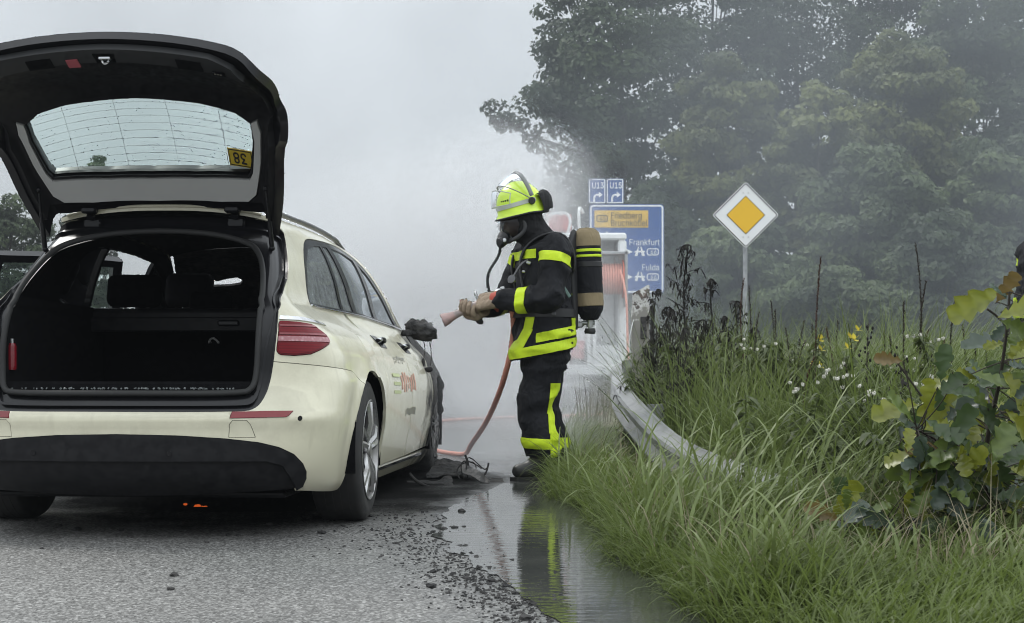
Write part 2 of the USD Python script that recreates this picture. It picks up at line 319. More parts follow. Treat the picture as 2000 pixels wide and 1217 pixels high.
rng = np.random.default_rng(11)
pp = [(985, 946), (915, 972), (868, 1000), (852, 1030), (872, 1070), (925, 1102), (975, 1128), (1003, 1152), (1052, 1186), (1105, 1222), (1128, 1262), (1480, 1330), (1560, 1230), (1390, 1120), (1270, 1040), (1170, 985), (1120, 950), (1090, 940)]
ring = np.array([G3(*p)[:2] for p in pp])
pud = sg.Polygon(ring).segmentize(.03)
pc = np.array(pud.exterior.coords)
nz = meshkit.fbm(np.c_[pc * 6, np.zeros(len(pc))], 4, 3) - .5
d_ = pc - pc.mean(0); d_ /= np.linalg.norm(d_, axis=1, keepdims=True)
pud = sg.Polygon(pc + d_ * nz[:, None] * .20).buffer(0)
for _ in range(46):                                     # stones and crumbs that stand out of the film of water along its dry edge
    t = rng.uniform(.08, .52); q = np.array(pud.exterior.interpolate(t, normalized=True).coords[0]) if pud.geom_type == 'Polygon' else pc[rng.integers(len(pc))]
    c = q + rng.normal(0, .05, 2); r = rng.uniform(.006, .03)
    pud = pud.difference(sg.Polygon([(c[0] + r * rng.uniform(.5, 1.6) * math.cos(a), c[1] + 2.2 * r * rng.uniform(.5, 1.3) * math.sin(a)) for a in np.linspace(0, 6.28, 9)[:-1]]).buffer(0))
    if pud.geom_type != 'Polygon': pud = max(pud.geoms, key=lambda g: g.area)
pm = trimesh.creation.triangulate_polygon(pud, engine='earcut')
top('puddle', trimesh.Trimesh(np.c_[pm[0], np.full(len(pm[0]), .004)], pm[1], process=False), 'puddle_water', kind='structure', smooth=False)
# ------------------------------------------------------------------ the burnt estate car (local: x right, y forward from the rear bumper, z up)
YAW, PITCH = -3.2, -1.55
_A = trimesh.transformations
CAR_M = _A.translation_matrix((-1.64, 5.87, 0)) @ euler((0, 0, YAW)) @ _A.translation_matrix((0, .95, 0)) @ euler((PITCH, 0, 0)) @ _A.translation_matrix((0, -.95, 0))
car = thing('estate_car', 'cream estate taxi with its tailgate open and its front burnt out', 'car', matrix=CAR_M)

_y0 = PchipInterpolator([.10, .15, .22, .30, .36, .42, .455, .488, .506, .52, .54, .57, .62, .68, .80, .93, 1.05, 1.2, 1.35, 1.42, 1.55], [.24, .16, .06, .022, .014, .010, .006, -.004, -.002, .012, .028, .045, .075, .09, .10, .14, .235, .40, .57, .66, .82])
_w0 = PchipInterpolator([.10, .15, .22, .35, .50, .62, .72, .80, .86, .90, .95, 1.0, 1.02, 1.2, 1.336, 1.40, 1.45, 1.50], [.78, .82, .87, .90, .925, .93, .918, .89, .852, .81, .768, .738, .724, .672, .615, .57, .51, .42])
WZ, WY, WR = .335, .95, .375              # wheel arch centre height, rear axle, arch radius
FY = 3.89                                 # front axle
def halfwidth(z, y):
    g = smooth01(z, .88, 1.03)
    low = .955 + .045 * smooth01(y, .4, 1.1); gr = .875 + .125 * smooth01(y, .85, 2.0)
    fr = 1 - .30 * np.clip((np.asarray(y, float) - 3.9) / 1.05, 0, 1) ** 2.2
    w = _w0(z) * (low * (1 - g) + gr * g) * fr
    for c in (WY, FY):
        r = np.hypot(np.asarray(y) - c, np.asarray(z) - WZ)
        w = w + .014 * np.exp(-((r - WR) / .035) ** 2)
    return w - .010 * np.exp(-((np.asarray(z) - .70 - .02 * np.asarray(y)) / .03) ** 2)     # the long crease along the flank

def yend_of(z):
    return _y0(z) + .50 + (.20 - .50) * smooth01(z, .86, 1.0)
BULGE = .075
def surf(a, z, off=0.0):
    a = np.asarray(a, float); z = np.asarray(z, float)
    def raw(a, z):
        y0, ye = _y0(z), yend_of(z); We = halfwidth(z, ye); xr = np.minimum(.60, .90 * We)
        B = BULGE * (xr / .6) ** 2
        # rear face
        u = np.clip(a / .6, 0, 1); xa = u * xr; ya = y0 + BULGE * (xa / .6) ** 2
        # corner
        t = np.clip((a - .6) / .5, 0, 1); P0x, P0y = xr, y0 + B; d1 = .62 * (We - xr); d2 = .55 * (ye - P0y)
        sl = 2 * BULGE * xr / .36
        b0, b1, b2, b3 = (1 - t) ** 3, 3 * t * (1 - t) ** 2, 3 * t * t * (1 - t), t ** 3
        xc = b0 * P0x + b1 * (P0x + d1) + b2 * We + b3 * We; yc = b0 * P0y + b1 * (P0y + d1 * sl) + b2 * (ye - d2) + b3 * ye
        ys = ye + (a - 1.1); xs = halfwidth(z, ys)
        x = np.where(a < .6, xa, np.where(a < 1.1, xc, xs)); y = np.where(a < .6, ya, np.where(a < 1.1, yc, ys))
        return np.stack([x, y, z], -1)
    p = raw(a, z)
    if np.any(off):
        e = 2e-3; da = raw(a + e, z) - raw(a - e, z); dz = raw(a, z + e) - raw(a, z - e)
        n = np.cross(da, dz); n /= np.linalg.norm(n, axis=-1, keepdims=True) + 1e-12
        p = p + n * np.asarray(off)[..., None] if np.ndim(off) else p + n * off
    return p
def a_side(y, z): return 1.1 + np.asarray(y, float) - yend_of(z)
def a_rear(x, z):
    """The plan parameter at half-width x on the rear face or the corner."""
    x = np.asarray(x, float); z = np.broadcast_to(np.asarray(z, float), x.shape)
    lo, hi = np.zeros_like(x), np.full_like(x, 1.1)
    for _ in range(40):
        m = (lo + hi) / 2; s = surf(m, z)[..., 0] < x; lo = np.where(s, m, lo); hi = np.where(s, hi, m)
    return (lo + hi) / 2
def S(y, z): return (float(a_side(y, z)), z)
def R(x, z): return (float(a_rear(np.array(x), np.array(z))), z)

def clip_mesh(poly, cell):
    """Triangles of a polygon cut along a square grid: ((n,2) points, faces)."""
    poly = poly.buffer(0)
    polys = [g for g in getattr(poly, 'geoms', [poly]) if g.area > 1e-7]
    V, Fc = [], []
    for g in polys:
        x0, y0, x1, y1 = g.bounds; pg = shapely.prepared.prep(g)
        for i in range(int(math.floor(x0 / cell)), int(math.ceil(x1 / cell))):
            for j in range(int(math.floor(y0 / cell)), int(math.ceil(y1 / cell))):
                b = sg.box(i * cell, j * cell, (i + 1) * cell, (j + 1) * cell)
                if pg.contains(b):
                    n = len(V); V += [(i * cell, j * cell), ((i + 1) * cell, j * cell), ((i + 1) * cell, (j + 1) * cell), (i * cell, (j + 1) * cell)]; Fc += [(n, n + 1, n + 2), (n, n + 2, n + 3)]
                elif pg.intersects(b):
                    q = g.intersection(b)
                    for h in getattr(q, 'geoms', [q]):
                        if h.geom_type == 'Polygon' and h.area > 1e-9:
                            vv, ff = trimesh.creation.triangulate_polygon(h, engine='earcut'); n = len(V); V += [tuple(k) for k in vv]; Fc += [tuple(np.array(k) + n) for k in ff]
    V = np.array(V); Fc = np.array(Fc)
    _, idx, inv = np.unique(np.round(V, 6), axis=0, return_index=True, return_inverse=True)
    Fc = inv.reshape(-1)[Fc]; V = V[idx]
    d = V[Fc]; ar = (d[:, 1, 0] - d[:, 0, 0]) * (d[:, 2, 1] - d[:, 0, 1]) - (d[:, 1, 1] - d[:, 0, 1]) * (d[:, 2, 0] - d[:, 0, 0])
    Fc[ar < 0] = Fc[ar < 0][:, ::-1]
    return V, Fc[np.abs(ar) > 1e-12]

def panel(poly, off=0.0, thick=.014, cell=.05, seg=.025, back=False, fn=None):
    """A sheet of the body inside a polygon of the (a, z) plane, its edges turned in by THICK."""
    fn = fn or surf
    poly = shapely.segmentize(poly, seg)
    V, Fc = clip_mesh(poly, cell)
    P = fn(V[:, 0], V[:, 1], off); out = [trimesh.Trimesh(P, Fc, process=False)]
    if back: out.append(trimesh.Trimesh(fn(V[:, 0], V[:, 1], off - thick), Fc[:, ::-1], process=False))
    if thick:
        for g in getattr(poly, 'geoms', [poly]):
            for ring in [g.exterior, *g.interiors]:
                c = np.array(ring.coords); n = len(c)
                if (ring is g.exterior) != ring.is_ccw: c = c[::-1]
                A = fn(c[:, 0], c[:, 1], off); B = fn(c[:, 0], c[:, 1], off - thick); k = np.arange(n - 1)
                out.append(trimesh.Trimesh(np.vstack([A, B]), np.vstack([np.stack([k, n + k, k + 1], 1), np.stack([k + 1, n + k, n + k + 1], 1)]), process=False))
    return cat(*out)

def mirror(m):
    v = np.array(m.vertices); v[:, 0] *= -1
    return trimesh.Trimesh(v, np.array(m.faces)[:, ::-1], process=False)
def both(m): return cat(m, mirror(m))
def pair(parent, name, mesh, material, smooth=30, **kw):
    return part(parent, name, mesh, material, smooth, **kw), part(parent, name, mirror(mesh), material, smooth, **kw)
def halfpoly(pts): return sg.Polygon(pts).buffer(0)
def symm(poly): return so.unary_union([poly, shapely.affinity.scale(poly, -1, 1, origin=(0, 0))]).buffer(0)
def surf_sym(a, z, off=0.0):
    """The rear face across both halves: a < 0 is the left."""
    s = np.sign(a); s = np.where(s == 0, 1, s); p = surf(np.abs(a), z, off); p[..., 0] *= s; return p
import shapely.affinity, shapely.prepared

def arch(cy, r, n=40):
    return sg.Polygon([S(cy + r * math.cos(t), WZ + r * math.sin(t)) for t in np.linspace(0, 2 * math.pi, n)[:-1]]).buffer(0)
def yz(pts): return sg.Polygon([S(y, z) for y, z in pts]).buffer(0)
def dense(pts, n=12):
    """Corner points joined by straight lines in (y, z), sampled so that they stay straight on the curved body."""
    out = []
    for p, q in zip(pts, pts[1:] + pts[:1]):
        for t in np.linspace(0, 1, n)[:-1]: out.append((p[0] + (q[0] - p[0]) * t, p[1] + (q[1] - p[1]) * t))
    return out
def spl2(pts, n=20): return [tuple(p) for p in spline(np.array(pts, float), n)]

# --- rear opening (half outlines, x and z)
ring_out = [(0, .525), (.50, .525), (.560, .535), (.592, .58), (.612, .68), (.624, .80), (.628, .90), (.618, 1.06), (.592, 1.20), (.545, 1.33), (.515, 1.375), (.44, 1.402), (.30, 1.412), (0, 1.418)]
ring_in = [(0, .605), (.50, .605), (.540, .625), (.552, .68), (.556, .80), (.553, .95), (.540, 1.08), (.510, 1.18), (.475, 1.245), (.43, 1.285), (.30, 1.325), (.15, 1.343), (0, 1.348)]
def chaikin(pts, it=2):
    for _ in range(it):
        q = [pts[0]]
        for a, b in zip(pts[:-1], pts[1:]): q += [(a[0] * .75 + b[0] * .25, a[1] * .75 + b[1] * .25), (a[0] * .25 + b[0] * .75, a[1] * .25 + b[1] * .75)]
        pts = q + [pts[-1]]
    return pts
def rear_poly(pts):
    return symm(sg.Polygon([R(max(x, 1e-4), z) if x > 0 else (0.0, z) for x, z in pts]).buffer(0))
P_OUT, P_IN = rear_poly(chaikin(ring_out)), rear_poly(chaikin(ring_in))
P_OUT_R = P_OUT.intersection(sg.box(-.001, 0, 3, 3))

# --- side windows
DLO = spl2([(.885, 1.02), (.905, 1.10), (1.00, 1.24), (1.16, 1.345), (1.40, 1.385), (1.9, 1.405), (2.3, 1.395), (2.6, 1.345), (2.9, 1.235), (3.18, 1.10), (3.34, 1.02)], 40)
DLO_P = yz(DLO + dense([(3.34, 1.012), (2.0, 1.020), (.885, 1.018)], 14)[:-14])
def zt(y): return np.interp(y, [.60, .75, 1.0, 1.5, 2.0, 2.4, 2.6, 2.8, 3.1, 3.4, 3.62], [1.405, 1.420, 1.440, 1.455, 1.458, 1.445, 1.41, 1.345, 1.205, 1.06, .965])
ys_ = np.linspace(.5, 3.62, 60)
UPPER = sg.Polygon([S(y, zt(y)) for y in ys_] + [S(3.62, .2), S(.9, .2), (1.1, .2), (.3, .2), (.3, 1.405)]).buffer(0)

A_R = arch(WY, WR); A_F = arch(FY, WR)
seam = [(.30, .735), *[R(x, z) for x, z in [(.60, .735), (.66, .730), (.72, .725)]], *[S(y, z) for y, z in [(.62, .700), (.70, .655), (.80, .62), (.95, .60)]]]
BUMP_BELOW = sg.Polygon(seam + [S(.95, .1), (1.1, .10), (-.9, .10), (-.9, .735)]).buffer(0)
doors_rear_edge = [(1.50, 1.03), (1.50, .80), (1.46, .68), (1.40, .58), (1.36, .46), (1.37, .26), (1.37, .23)]
DOOR_R = yz(dense(doors_rear_edge + [(2.40, .24), (2.42, 1.03)]))
DOOR_F = yz(dense([(2.42, .24), (3.46, .26), (3.50, .60), (3.46, .985), (3.40, 1.015), (2.42, 1.03)]))
FENDER = yz(dense([(3.47, .26), (3.52, .60), (3.48, .975), (3.9, .93), (4.6, .80), (4.88, .66), (4.90, .30), (4.7, .22)]))
SILL = yz(dense([(1.28, .15), (1.34, .228), (2.4, .232), (3.52, .238), (3.55, .15)]))
G = .0028
side_zone = sg.Polygon([(.3, .18)] + [S(y, .18) for y in np.linspace(.9, 3.6, 20)] + [S(y, zt(y)) for y in ys_[::-1]] + [(.3, 1.405)]).buffer(0)
QUARTER = side_zone.intersection(sg.Polygon([(.3, .16), *[S(y, z) for y, z in [(1.2, .16), (1.30, .23), (1.37, .23)]], *[S(y, z) for y, z in doors_rear_edge[::-1]], *[S(y, 1.035) for y in np.linspace(1.6, 3.4, 12)], S(3.62, .97), *[S(y, zt(y)) for y in ys_[::-1]], (.3, 1.405)]).buffer(0))
QUARTER = QUARTER.difference(P_OUT_R.buffer(G)).difference(BUMP_BELOW.buffer(G)).difference(A_R).difference(DLO_P.buffer(.004)).difference(DOOR_R.buffer(G)).difference(DOOR_F.buffer(G))
LAMP = sg.Polygon([R(x, z) for x, z in [(.630, .766), (.70, .762), (.760, .770), (.795, .792)]] + [S(.435, .820), S(.450, .85), S(.415, .880)] + [R(x, z) for x, z in [(.770, .896), (.70, .907), (.630, .909)]]).buffer(0).buffer(-.022).buffer(.022)
FUEL = yz([(1.02, .70), (1.06, .68), (1.20, .68), (1.235, .71), (1.235, .86), (1.20, .885), (1.05, .885), (1.02, .86)])
QUARTER = QUARTER.difference(LAMP.buffer(G)).difference(FUEL.buffer(G))
QUARTER = max(getattr(QUARTER, 'geoms', [QUARTER]), key=lambda g: g.area)
pair(car, 'quarter_panel', panel(QUARTER, cell=.045), 'cream_paint', smooth=40)
pair(car, 'fuel_door', panel(FUEL), 'cream_paint')
part(car, 'rear_door', panel(DOOR_R.difference(A_R).difference(DLO_P.buffer(.002)), cell=.06), 'cream_paint', 40)
for s in (0, 1):
    m = panel(DOOR_F.difference(DLO_P.buffer(.002)), cell=.06); part(car, 'front_door', m if s == 0 else mirror(m), 'cream_paint', 40)
def warp(m, amp, freq, seed):
    v = np.array(m.vertices); n = np.stack([meshkit.fbm(v * freq + 3.1 * k, 3, seed + k) - .5 for k in range(3)], -1)
    return trimesh.Trimesh(v + n * amp, m.faces, process=False)
pair(car, 'front_wing', warp(panel(FENDER.difference(A_F.buffer(.02)), cell=.05, back=True), .07, 6, 4), 'charred', label='front wing burnt black')
pair(car, 'sill', panel(SILL), 'cream_paint')
pair(car, 'sill_strip', panel(yz(dense([(1.36, .205), (1.36, .222), (3.3, .228), (3.3, .212)])), off=.006, thick=.008), 'chrome')

# --- bumper and what sits in it
DIFF = symm(sg.Polygon([(0, .430)] + [R(x, z) for x, z in [(.25, .425), (.45, .412), (.58, .396), (.66, .375), (.715, .345), (.745, .305), (.755, .27), (.752, .24), (.735, .205), (.70, .185)]] + [(.30, .16), (0, .155)]).buffer(0))
REFL = sg.Polygon([R(x, z) for x, z in [(.468, .497), (.472, .522), (.60, .525), (.712, .526), (.700, .508), (.690, .502)]]).buffer(0)
TOW = sg.Polygon([R(x, z) for x, z in [(.462, .418), (.466, .47), (.480, .487), (.535, .487), (.548, .47), (.566, .418)]]).buffer(0)
SENS = [sg.Point(R(x, z)).buffer(.011) for x, z in [(.742, .495)]]
BUMPER = BUMP_BELOW.difference(sg.box(-3, 0, -.001, 3)).intersection(sg.Polygon([(-.1, .18), (.55, .19), R(.72, .185), *[S(y, .165) for y in np.linspace(.55, 1.0, 8)], S(1.0, .8), (-.1, .8)]))
BUMPER = BUMPER.difference(P_OUT_R.buffer(G)).difference(A_R).difference(DIFF.buffer(.001)).difference(TOW.buffer(.0022).difference(TOW)).difference(SENS[0])
BUMPER = BUMPER.difference(REFL.buffer(.0015))
bumper_half = max(getattr(BUMPER, 'geoms', [BUMPER]), key=lambda g: g.area)
tow_half = TOW
part(car, 'rear_bumper', panel(symm(bumper_half.union(sg.box(-.0005, .20, .0005, .20))), cell=.024, fn=surf_sym), 'cream_paint', 40)
pair(car, 'tow_eye_cover', panel(TOW.difference(DIFF.buffer(.002)), thick=.006), 'cream_paint')
D_UP = DIFF.intersection(sg.box(-3, .318, 3, 1)).union(DIFF.difference(symm(sg.Polygon([(-.1, 0)] + [R(x, z) for x, z in [(.70, .14), (.70, .24), (.67, .30), (.61, .318)]] + [(-.1, .318)]).buffer(0)))).buffer(.0005)
part(car, 'diffuser', panel(D_UP, off=.004, thick=.03, cell=.05, fn=surf_sym), 'black_trim', 40)
part(car, 'diffuser_recess', panel(DIFF.difference(D_UP.buffer(-.001)), off=-.012, thick=0, cell=.05, fn=surf_sym), 'black_trim', 40)
for x in (-.36, .22): part(car, 'parking_sensor', panel(symm(sg.Point(R(abs(x), .352)).buffer(.011)).intersection(sg.box(-3, 0, 0, 2) if x < 0 else sg.box(0, 0, 3, 2)), off=.007, thick=.004, seg=.006, fn=surf_sym), 'black_gloss')
pair(car, 'rear_reflector', panel(REFL, off=.003, thick=.01), 'reflector_red')
pair(car, 'parking_sensor', panel(SENS[0].buffer(-.0015), off=-.001, thick=.01, seg=.006), 'black_trim')
for s in (0, 1):
    k = (lambda m: m) if s == 0 else mirror
    lamp = part(car, 'tail_lamp', k(panel(LAMP, off=.004, thick=.03, cell=.03)), 'lamp_red', 40)
    strip = LAMP.intersection(sg.box(0, .822, 1.07, .843)); part(lamp, 'light_strip', k(panel(strip, off=.0065, thick=.003, cell=.03)), 'lamp_strip')
    part(lamp, 'lower_lens', k(panel(LAMP.buffer(-.006).intersection(sg.box(0, .765, 1.02, .818)), off=.0068, thick=.003, cell=.03)), 'lamp_red')
    part(lamp, 'dark_band', k(panel(LAMP.buffer(-.004).intersection(sg.box(0, .850, 1.10, .858)), off=.0066, thick=.003, cell=.03)), 'lamp_dark_red')
    part(lamp, 'dark_band', k(panel(LAMP.buffer(-.004).intersection(sg.box(0, .886, 1.10, .893)), off=.0066, thick=.003, cell=.03)), 'lamp_dark_red')
    part(car, 'lamp_trim', k(panel(sg.Polygon([R(x, z) for x, z in [(.632, .916), (.70, .915), (.775, .904), (.79, .912), (.71, .930), (.632, .932)]]).buffer(0), off=.005, thick=.01)), 'chrome')

# --- jamb, seal, load sill
part(car, 'door_jamb', cat(panel(P_OUT.difference(P_IN), off=-.030, thick=.0, fn=surf_sym), panel(P_OUT.buffer(.003).difference(P_OUT.buffer(-.004)), off=-.002, thick=.030, fn=surf_sym),
     panel(P_OUT.buffer(-.030).difference(P_OUT.buffer(-.040)), off=-.016, thick=.014, fn=surf_sym)), 'black_gloss', 40)
_c = np.array(P_IN.segmentize(.03).exterior.coords)
part(car, 'door_seal', tube(surf_sym(_c[:, 0], _c[:, 1], -.012), .013, 8, cap=False), 'rubber_seal', True)
inner = surf_sym(_c[:, 0], _c[:, 1], -.03)
# boot: side walls below the belt line, floor, liners
def extrude_ring(pts, y1, shrink=.0):
    n = len(pts); B = pts.copy(); B[:, 1] = y1; B[:, 0] *= 1 - shrink; k = np.arange(n - 1)
    return trimesh.Trimesh(np.vstack([pts, B]), np.vstack([np.stack([k, k + 1, n + k], 1), np.stack([k + 1, n + k + 1, n + k], 1)]), process=False)
boot = extrude_ring(inner, 1.38, .02)
tri = boot.triangles; keep = (tri[:, :, 2].max(1) < 1.03)
boot.update_faces(keep)
part(car, 'boot_lining', cat(boot, box((1.10, .03, .10), (0, .17, .60), bevel=.01), box((1.2, 1.1, .02), (0, .75, .585))), 'carpet', 40)
# inner faces of the pillars and of the lower doors
PILL = sg.Polygon([(.55, .97)] + [S(y, .97) for y in np.linspace(.8, 3.5, 20)] + [S(y, zt(y) - .012) for y in ys_[::-1] if y > .66] + [(.55, 1.40)]).buffer(0).difference(DLO_P.buffer(-.012))
PILL = PILL.difference(P_OUT_R.buffer(.0))
pair(car, 'pillar_trim', panel(PILL, off=-.035, thick=0, cell=.05), 'carpet', 40)
DOORIN = yz([(.9, .30), (3.5, .30), (3.5, 1.012), (.9, 1.012)])
part(car, 'door_lining', panel(DOORIN, off=-.06, thick=0, cell=.08), 'carpet', 40)
for q_ in (DOORIN.intersection(sg.box(0, 0, float(a_side(1.5, .6)), 2)), DOORIN.intersection(sg.box(float(a_side(2.42, .6)), 0, 9, 2))): part(car, 'door_lining', mirror(panel(q_, off=-.06, thick=0, cell=.08)), 'carpet', 40)

# --- roof, roof lining, rails
def roof_fn(u, y, off=0.0):
    z = zt(y); w = halfwidth(z, y) * .995; cr = .045 + .012 * smooth01(y, .6, 1.4); w = np.maximum(w, .2)
    p = np.stack([u * w, y + 0 * u + .035 * (1 - u * u) * 0 - .06 * (1 - u * u) * smooth01(-y, -1.0, -.6), z + cr * (1 - np.abs(u) ** 2.6)], -1); p[..., 2] += off; return p
UY = sg.Polygon([(-1, .66), (1, .66), (1, 2.45), (-1, 2.45)])
part(car, 'roof', panel(UY, cell=.1, thick=.02, fn=roof_fn), 'cream_paint', 40)
part(car, 'roof_lining', panel(sg.box(-.98, .68, .98, 2.45), cell=.1, off=-.035, thick=0, fn=roof_fn), 'carpet', 40)
part(car, 'roof_edge', tube(roof_fn(np.linspace(-.93, .93, 24), np.full(24, .655), .002), .007, 8), 'cream_paint', True)
rail = np.array([[halfwidth(zt(y), y) * .97, y, zt(y) + .035 * min(1, (y - .72) / .16, (2.46 - y) / .16) - .004] for y in np.linspace(.74, 2.44, 30)])
pair(car, 'roof_rail', tube(rail, .017, 8, flat=.75), 'roof_rail', True)

# --- glazing: black surround, panes, chrome belt line
PANES = [[(.91, 1.03), (.935, 1.10), (1.03, 1.225), (1.18, 1.318), (1.36, 1.354), (1.475, 1.364), (1.485, 1.03)], [(1.515, 1.03), (1.505, 1.366), (1.62, 1.374), (1.715, 1.03)], [(1.79, 1.03), (1.69, 1.376), (2.0, 1.380), (2.29, 1.366), (2.34, 1.03)], [(2.45, 1.03), (2.41, 1.355), (2.62, 1.305), (2.90, 1.19), (3.12, 1.085), (3.22, 1.03)]]
PP = [yz(dense(p, 6)).buffer(-.008).buffer(.008) for p in PANES]
FRAME_P = DLO_P.difference(so.unary_union([p.buffer(-.004) for p in PP]))
part(car, 'window_frame', panel(FRAME_P, off=-.002, thick=.02, cell=.06), 'black_gloss', 40)
part(car, 'window_frame', mirror(panel(FRAME_P.difference(yz(dense([(1.53, 1.0), (1.53, 1.366), (2.0, 1.378), (2.36, 1.365), (2.38, 1.0)], 8))), off=-.002, thick=.02, cell=.06)), 'black_gloss', 40)
for s in (0, 1):
    for i, p in enumerate(PP):
        if s == 1 and i in (1, 2): continue
        m = panel(p, off=-.008, thick=0, cell=.06)
        part(car, 'side_window', m if s == 0 else mirror(m), 'sooty_glass' if s == 0 else ('dark_glass' if i < 2 else 'clear_glass'), True)
belt = np.array([surf(a_side(y, 1.012), np.array(1.012), .004) for y in np.linspace(.87, 3.36, 40)])
pair(car, 'belt_strip', tube(belt, .0075, 6), 'chrome', True)
for y, nm in ((1.72, 'rear'), (2.72, 'front')):
    for s in (0, 1):
        if s == 1 and nm == 'rear': continue
        k = (lambda m: m) if s == 0 else mirror
        hp = surf(a_side(np.linspace(y - .11, y + .11, 12), np.full(12, .872)), np.full(12, .872), .010 + .016 * np.sin(np.linspace(0, math.pi, 12)))
        hd = part(car, 'door_handle', k(tube(hp, .014, 8, flat=.7)), 'black_trim', True)
        part(hd, 'handle_cup', k(panel(yz([(y - .10, .842), (y + .10, .842), (y + .12, .872), (y + .09, .906), (y - .09, .906), (y - .12, .872)]), off=.0025, thick=.004)), 'black_gloss')
        part(hd, 'handle_cap', k(tube(hp[:3] + [.002, 0, 0], .0155, 8, flat=.75)), 'chrome', True)

# --- lettering on the doors: the photograph shows rows of smeared strokes that no longer read as words
rr = np.random.default_rng(5)
def strokes(y0, y1, z0, z1, n, slant=.0):
    out = []
    for i in range(n):
        w = (y1 - y0) / n; a = y0 + i * w; h0 = z0 + rr.uniform(0, .25) * (z1 - z0); h1 = z1 - rr.uniform(0, .2) * (z1 - z0); b = w * rr.uniform(.35, .7)
        out.append(panel(yz([(a, h0), (a + b, h0), (a + b + slant, h1), (a + slant, h1)]), off=.0016, thick=.0, seg=.05, cell=.3))
    return cat(*out)
for s in (0, 1):
    k = (lambda m: m) if s == 0 else mirror
    part(car, 'door_lettering', k(strokes(1.96, 2.62, .60, .72, 7)), 'print_red', label='smeared red block lettering')
    part(car, 'door_lettering', k(strokes(1.85, 2.35, .76, .81, 9, .01)), 'print_grey', label='smeared small grey lettering')
    part(car, 'door_lettering', k(strokes(2.15, 2.6, .475, .525, 8, .01)), 'print_grey', label='smeared small grey lettering')
    part(car, 'door_lettering', k(cat(*[panel(yz([(1.66, z), (1.92, z), (1.92, z + .018), (1.66, z + .018)]), off=.0016, thick=0) for z in (.60, .645, .69)])), 'print_green', label='pale green stripes')

# --- wheels
def cushion_early(size, at): return box(size, at, bevel=.03)
def wheel(side, cy, cz, r, burnt):
    xo = .915 if not burnt else .90
    k = (lambda m: m) if side > 0 else mirror
    prof = [(r * .70, -.115), (r * .86, -.118), (r * .96, -.105), (r, -.085), (r, .085), (r * .96, .105), (r * .86, .118), (r * .70, .115)]
    t = lathe(prof, (xo - .12, cy, cz), (1, 0, 0), 56)
    groove = cat(*[lathe([(r * .99, x - .006), (r * 1.004, x - .005), (r * 1.004, x + .005), (r * .99, x + .006)], (xo - .12, cy, cz), (1, 0, 0), 56) for x in (-.055, -.018, .018, .055)])
    if burnt: t = warp(t, .05, 9, 8)
    w = part(car, 'wheel', k(cat(lathe([(r * .70, -.10), (r * .66, -.08), (r * .64, .02), (r * .62, .09), (r * .70, .112), (r * .715, .119), (r * .70, .121), (r * .655, .10), (r * .63, .03), (r * .63, -.1)], (xo - .12, cy, cz), (1, 0, 0), 56))), 'ash_metal' if burnt else 'alloy', 40)
    part(w, 'tyre', k(cat(t, groove) if not burnt else t), 'charred' if burnt else 'tyre_rubber', 40)
    for i in range(5):
        a = 2 * math.pi * i / 5 + .3; sp = []
        for d in (-.16, .16):
            sp.append(tube([(xo - .025, cy + .045 * math.cos(a + d * 1.5), cz + .045 * math.sin(a + d * 1.5)), (xo - .005, cy + r * .38 * math.cos(a + d * .9), cz + r * .38 * math.sin(a + d * .9)), (xo - .012, cy + r * .68 * math.cos(a + d), cz + r * .68 * math.sin(a + d))], [.020, .017, .015], 6))
        part(w, 'spoke', k(cat(*sp)), 'ash_metal' if burnt else 'alloy', 40)
    part(w, 'hub_cap', k(lathe([(0, .018), (.03, .016), (.042, 0), (.042, -.03), (0, -.03)], (xo - .015, cy, cz), (1, 0, 0), 24)), 'ash_metal' if burnt else 'alloy', 40)
    part(w, 'brake_disc', k(lathe([(0, -.02), (r * .5, -.02), (r * .5, 0), (0, 0)], (xo - .12, cy, cz), (1, 0, 0), 32)), 'ash_metal', 40)
for sd in (1, -1):
    wheel(sd, WY, .334, .334, False); wheel(sd, FY, .372, .285, True)
liner = []
for cy in (WY, FY):
    t = np.linspace(-.25, math.pi + .25, 24); q = np.array([(.60, cy + (WR + .01) * math.cos(x), WZ + (WR + .01) * math.sin(x)) for x in t]); q2 = q.copy(); q2[:, 0] = .905; kk = np.arange(23)
    liner.append(trimesh.Trimesh(np.vstack([q, q2]), np.vstack([np.stack([kk, kk + 1, 24 + kk], 1), np.stack([kk + 1, 25 + kk, 24 + kk], 1)]), process=False))
for ln__ in liner: pair(car, 'wheel_arch_liner', ln__, 'carpet', 40)
part(car, 'shade_valance', cat(cushion_early((1.20, .10, .12), (0, .46, .20)), box((1.30, .9, .03), (0, .75, .165), bevel=.01)), 'black_trim', 30)  # black filler added to deepen the shade below the rear bumper
part(car, 'underbody', cat(box((1.30, .50, .14), (0, .66, .30), bevel=.04), box((1.16, 3.5, .14), (0, 2.85, .27), bevel=.03), box((.5, .5, .16), (.35, .55, .26), bevel=.05), box((.5, .6, .14), (-.3, .75, .25), bevel=.05), cyl((.25, .4, .22), (.25, 3.2, .22), .035), cyl((-.70, .95, .30), (.70, .95, .30), .05), box((.4, .25, .2), (0, .98, .30), bevel=.06)), 'charred', 30)

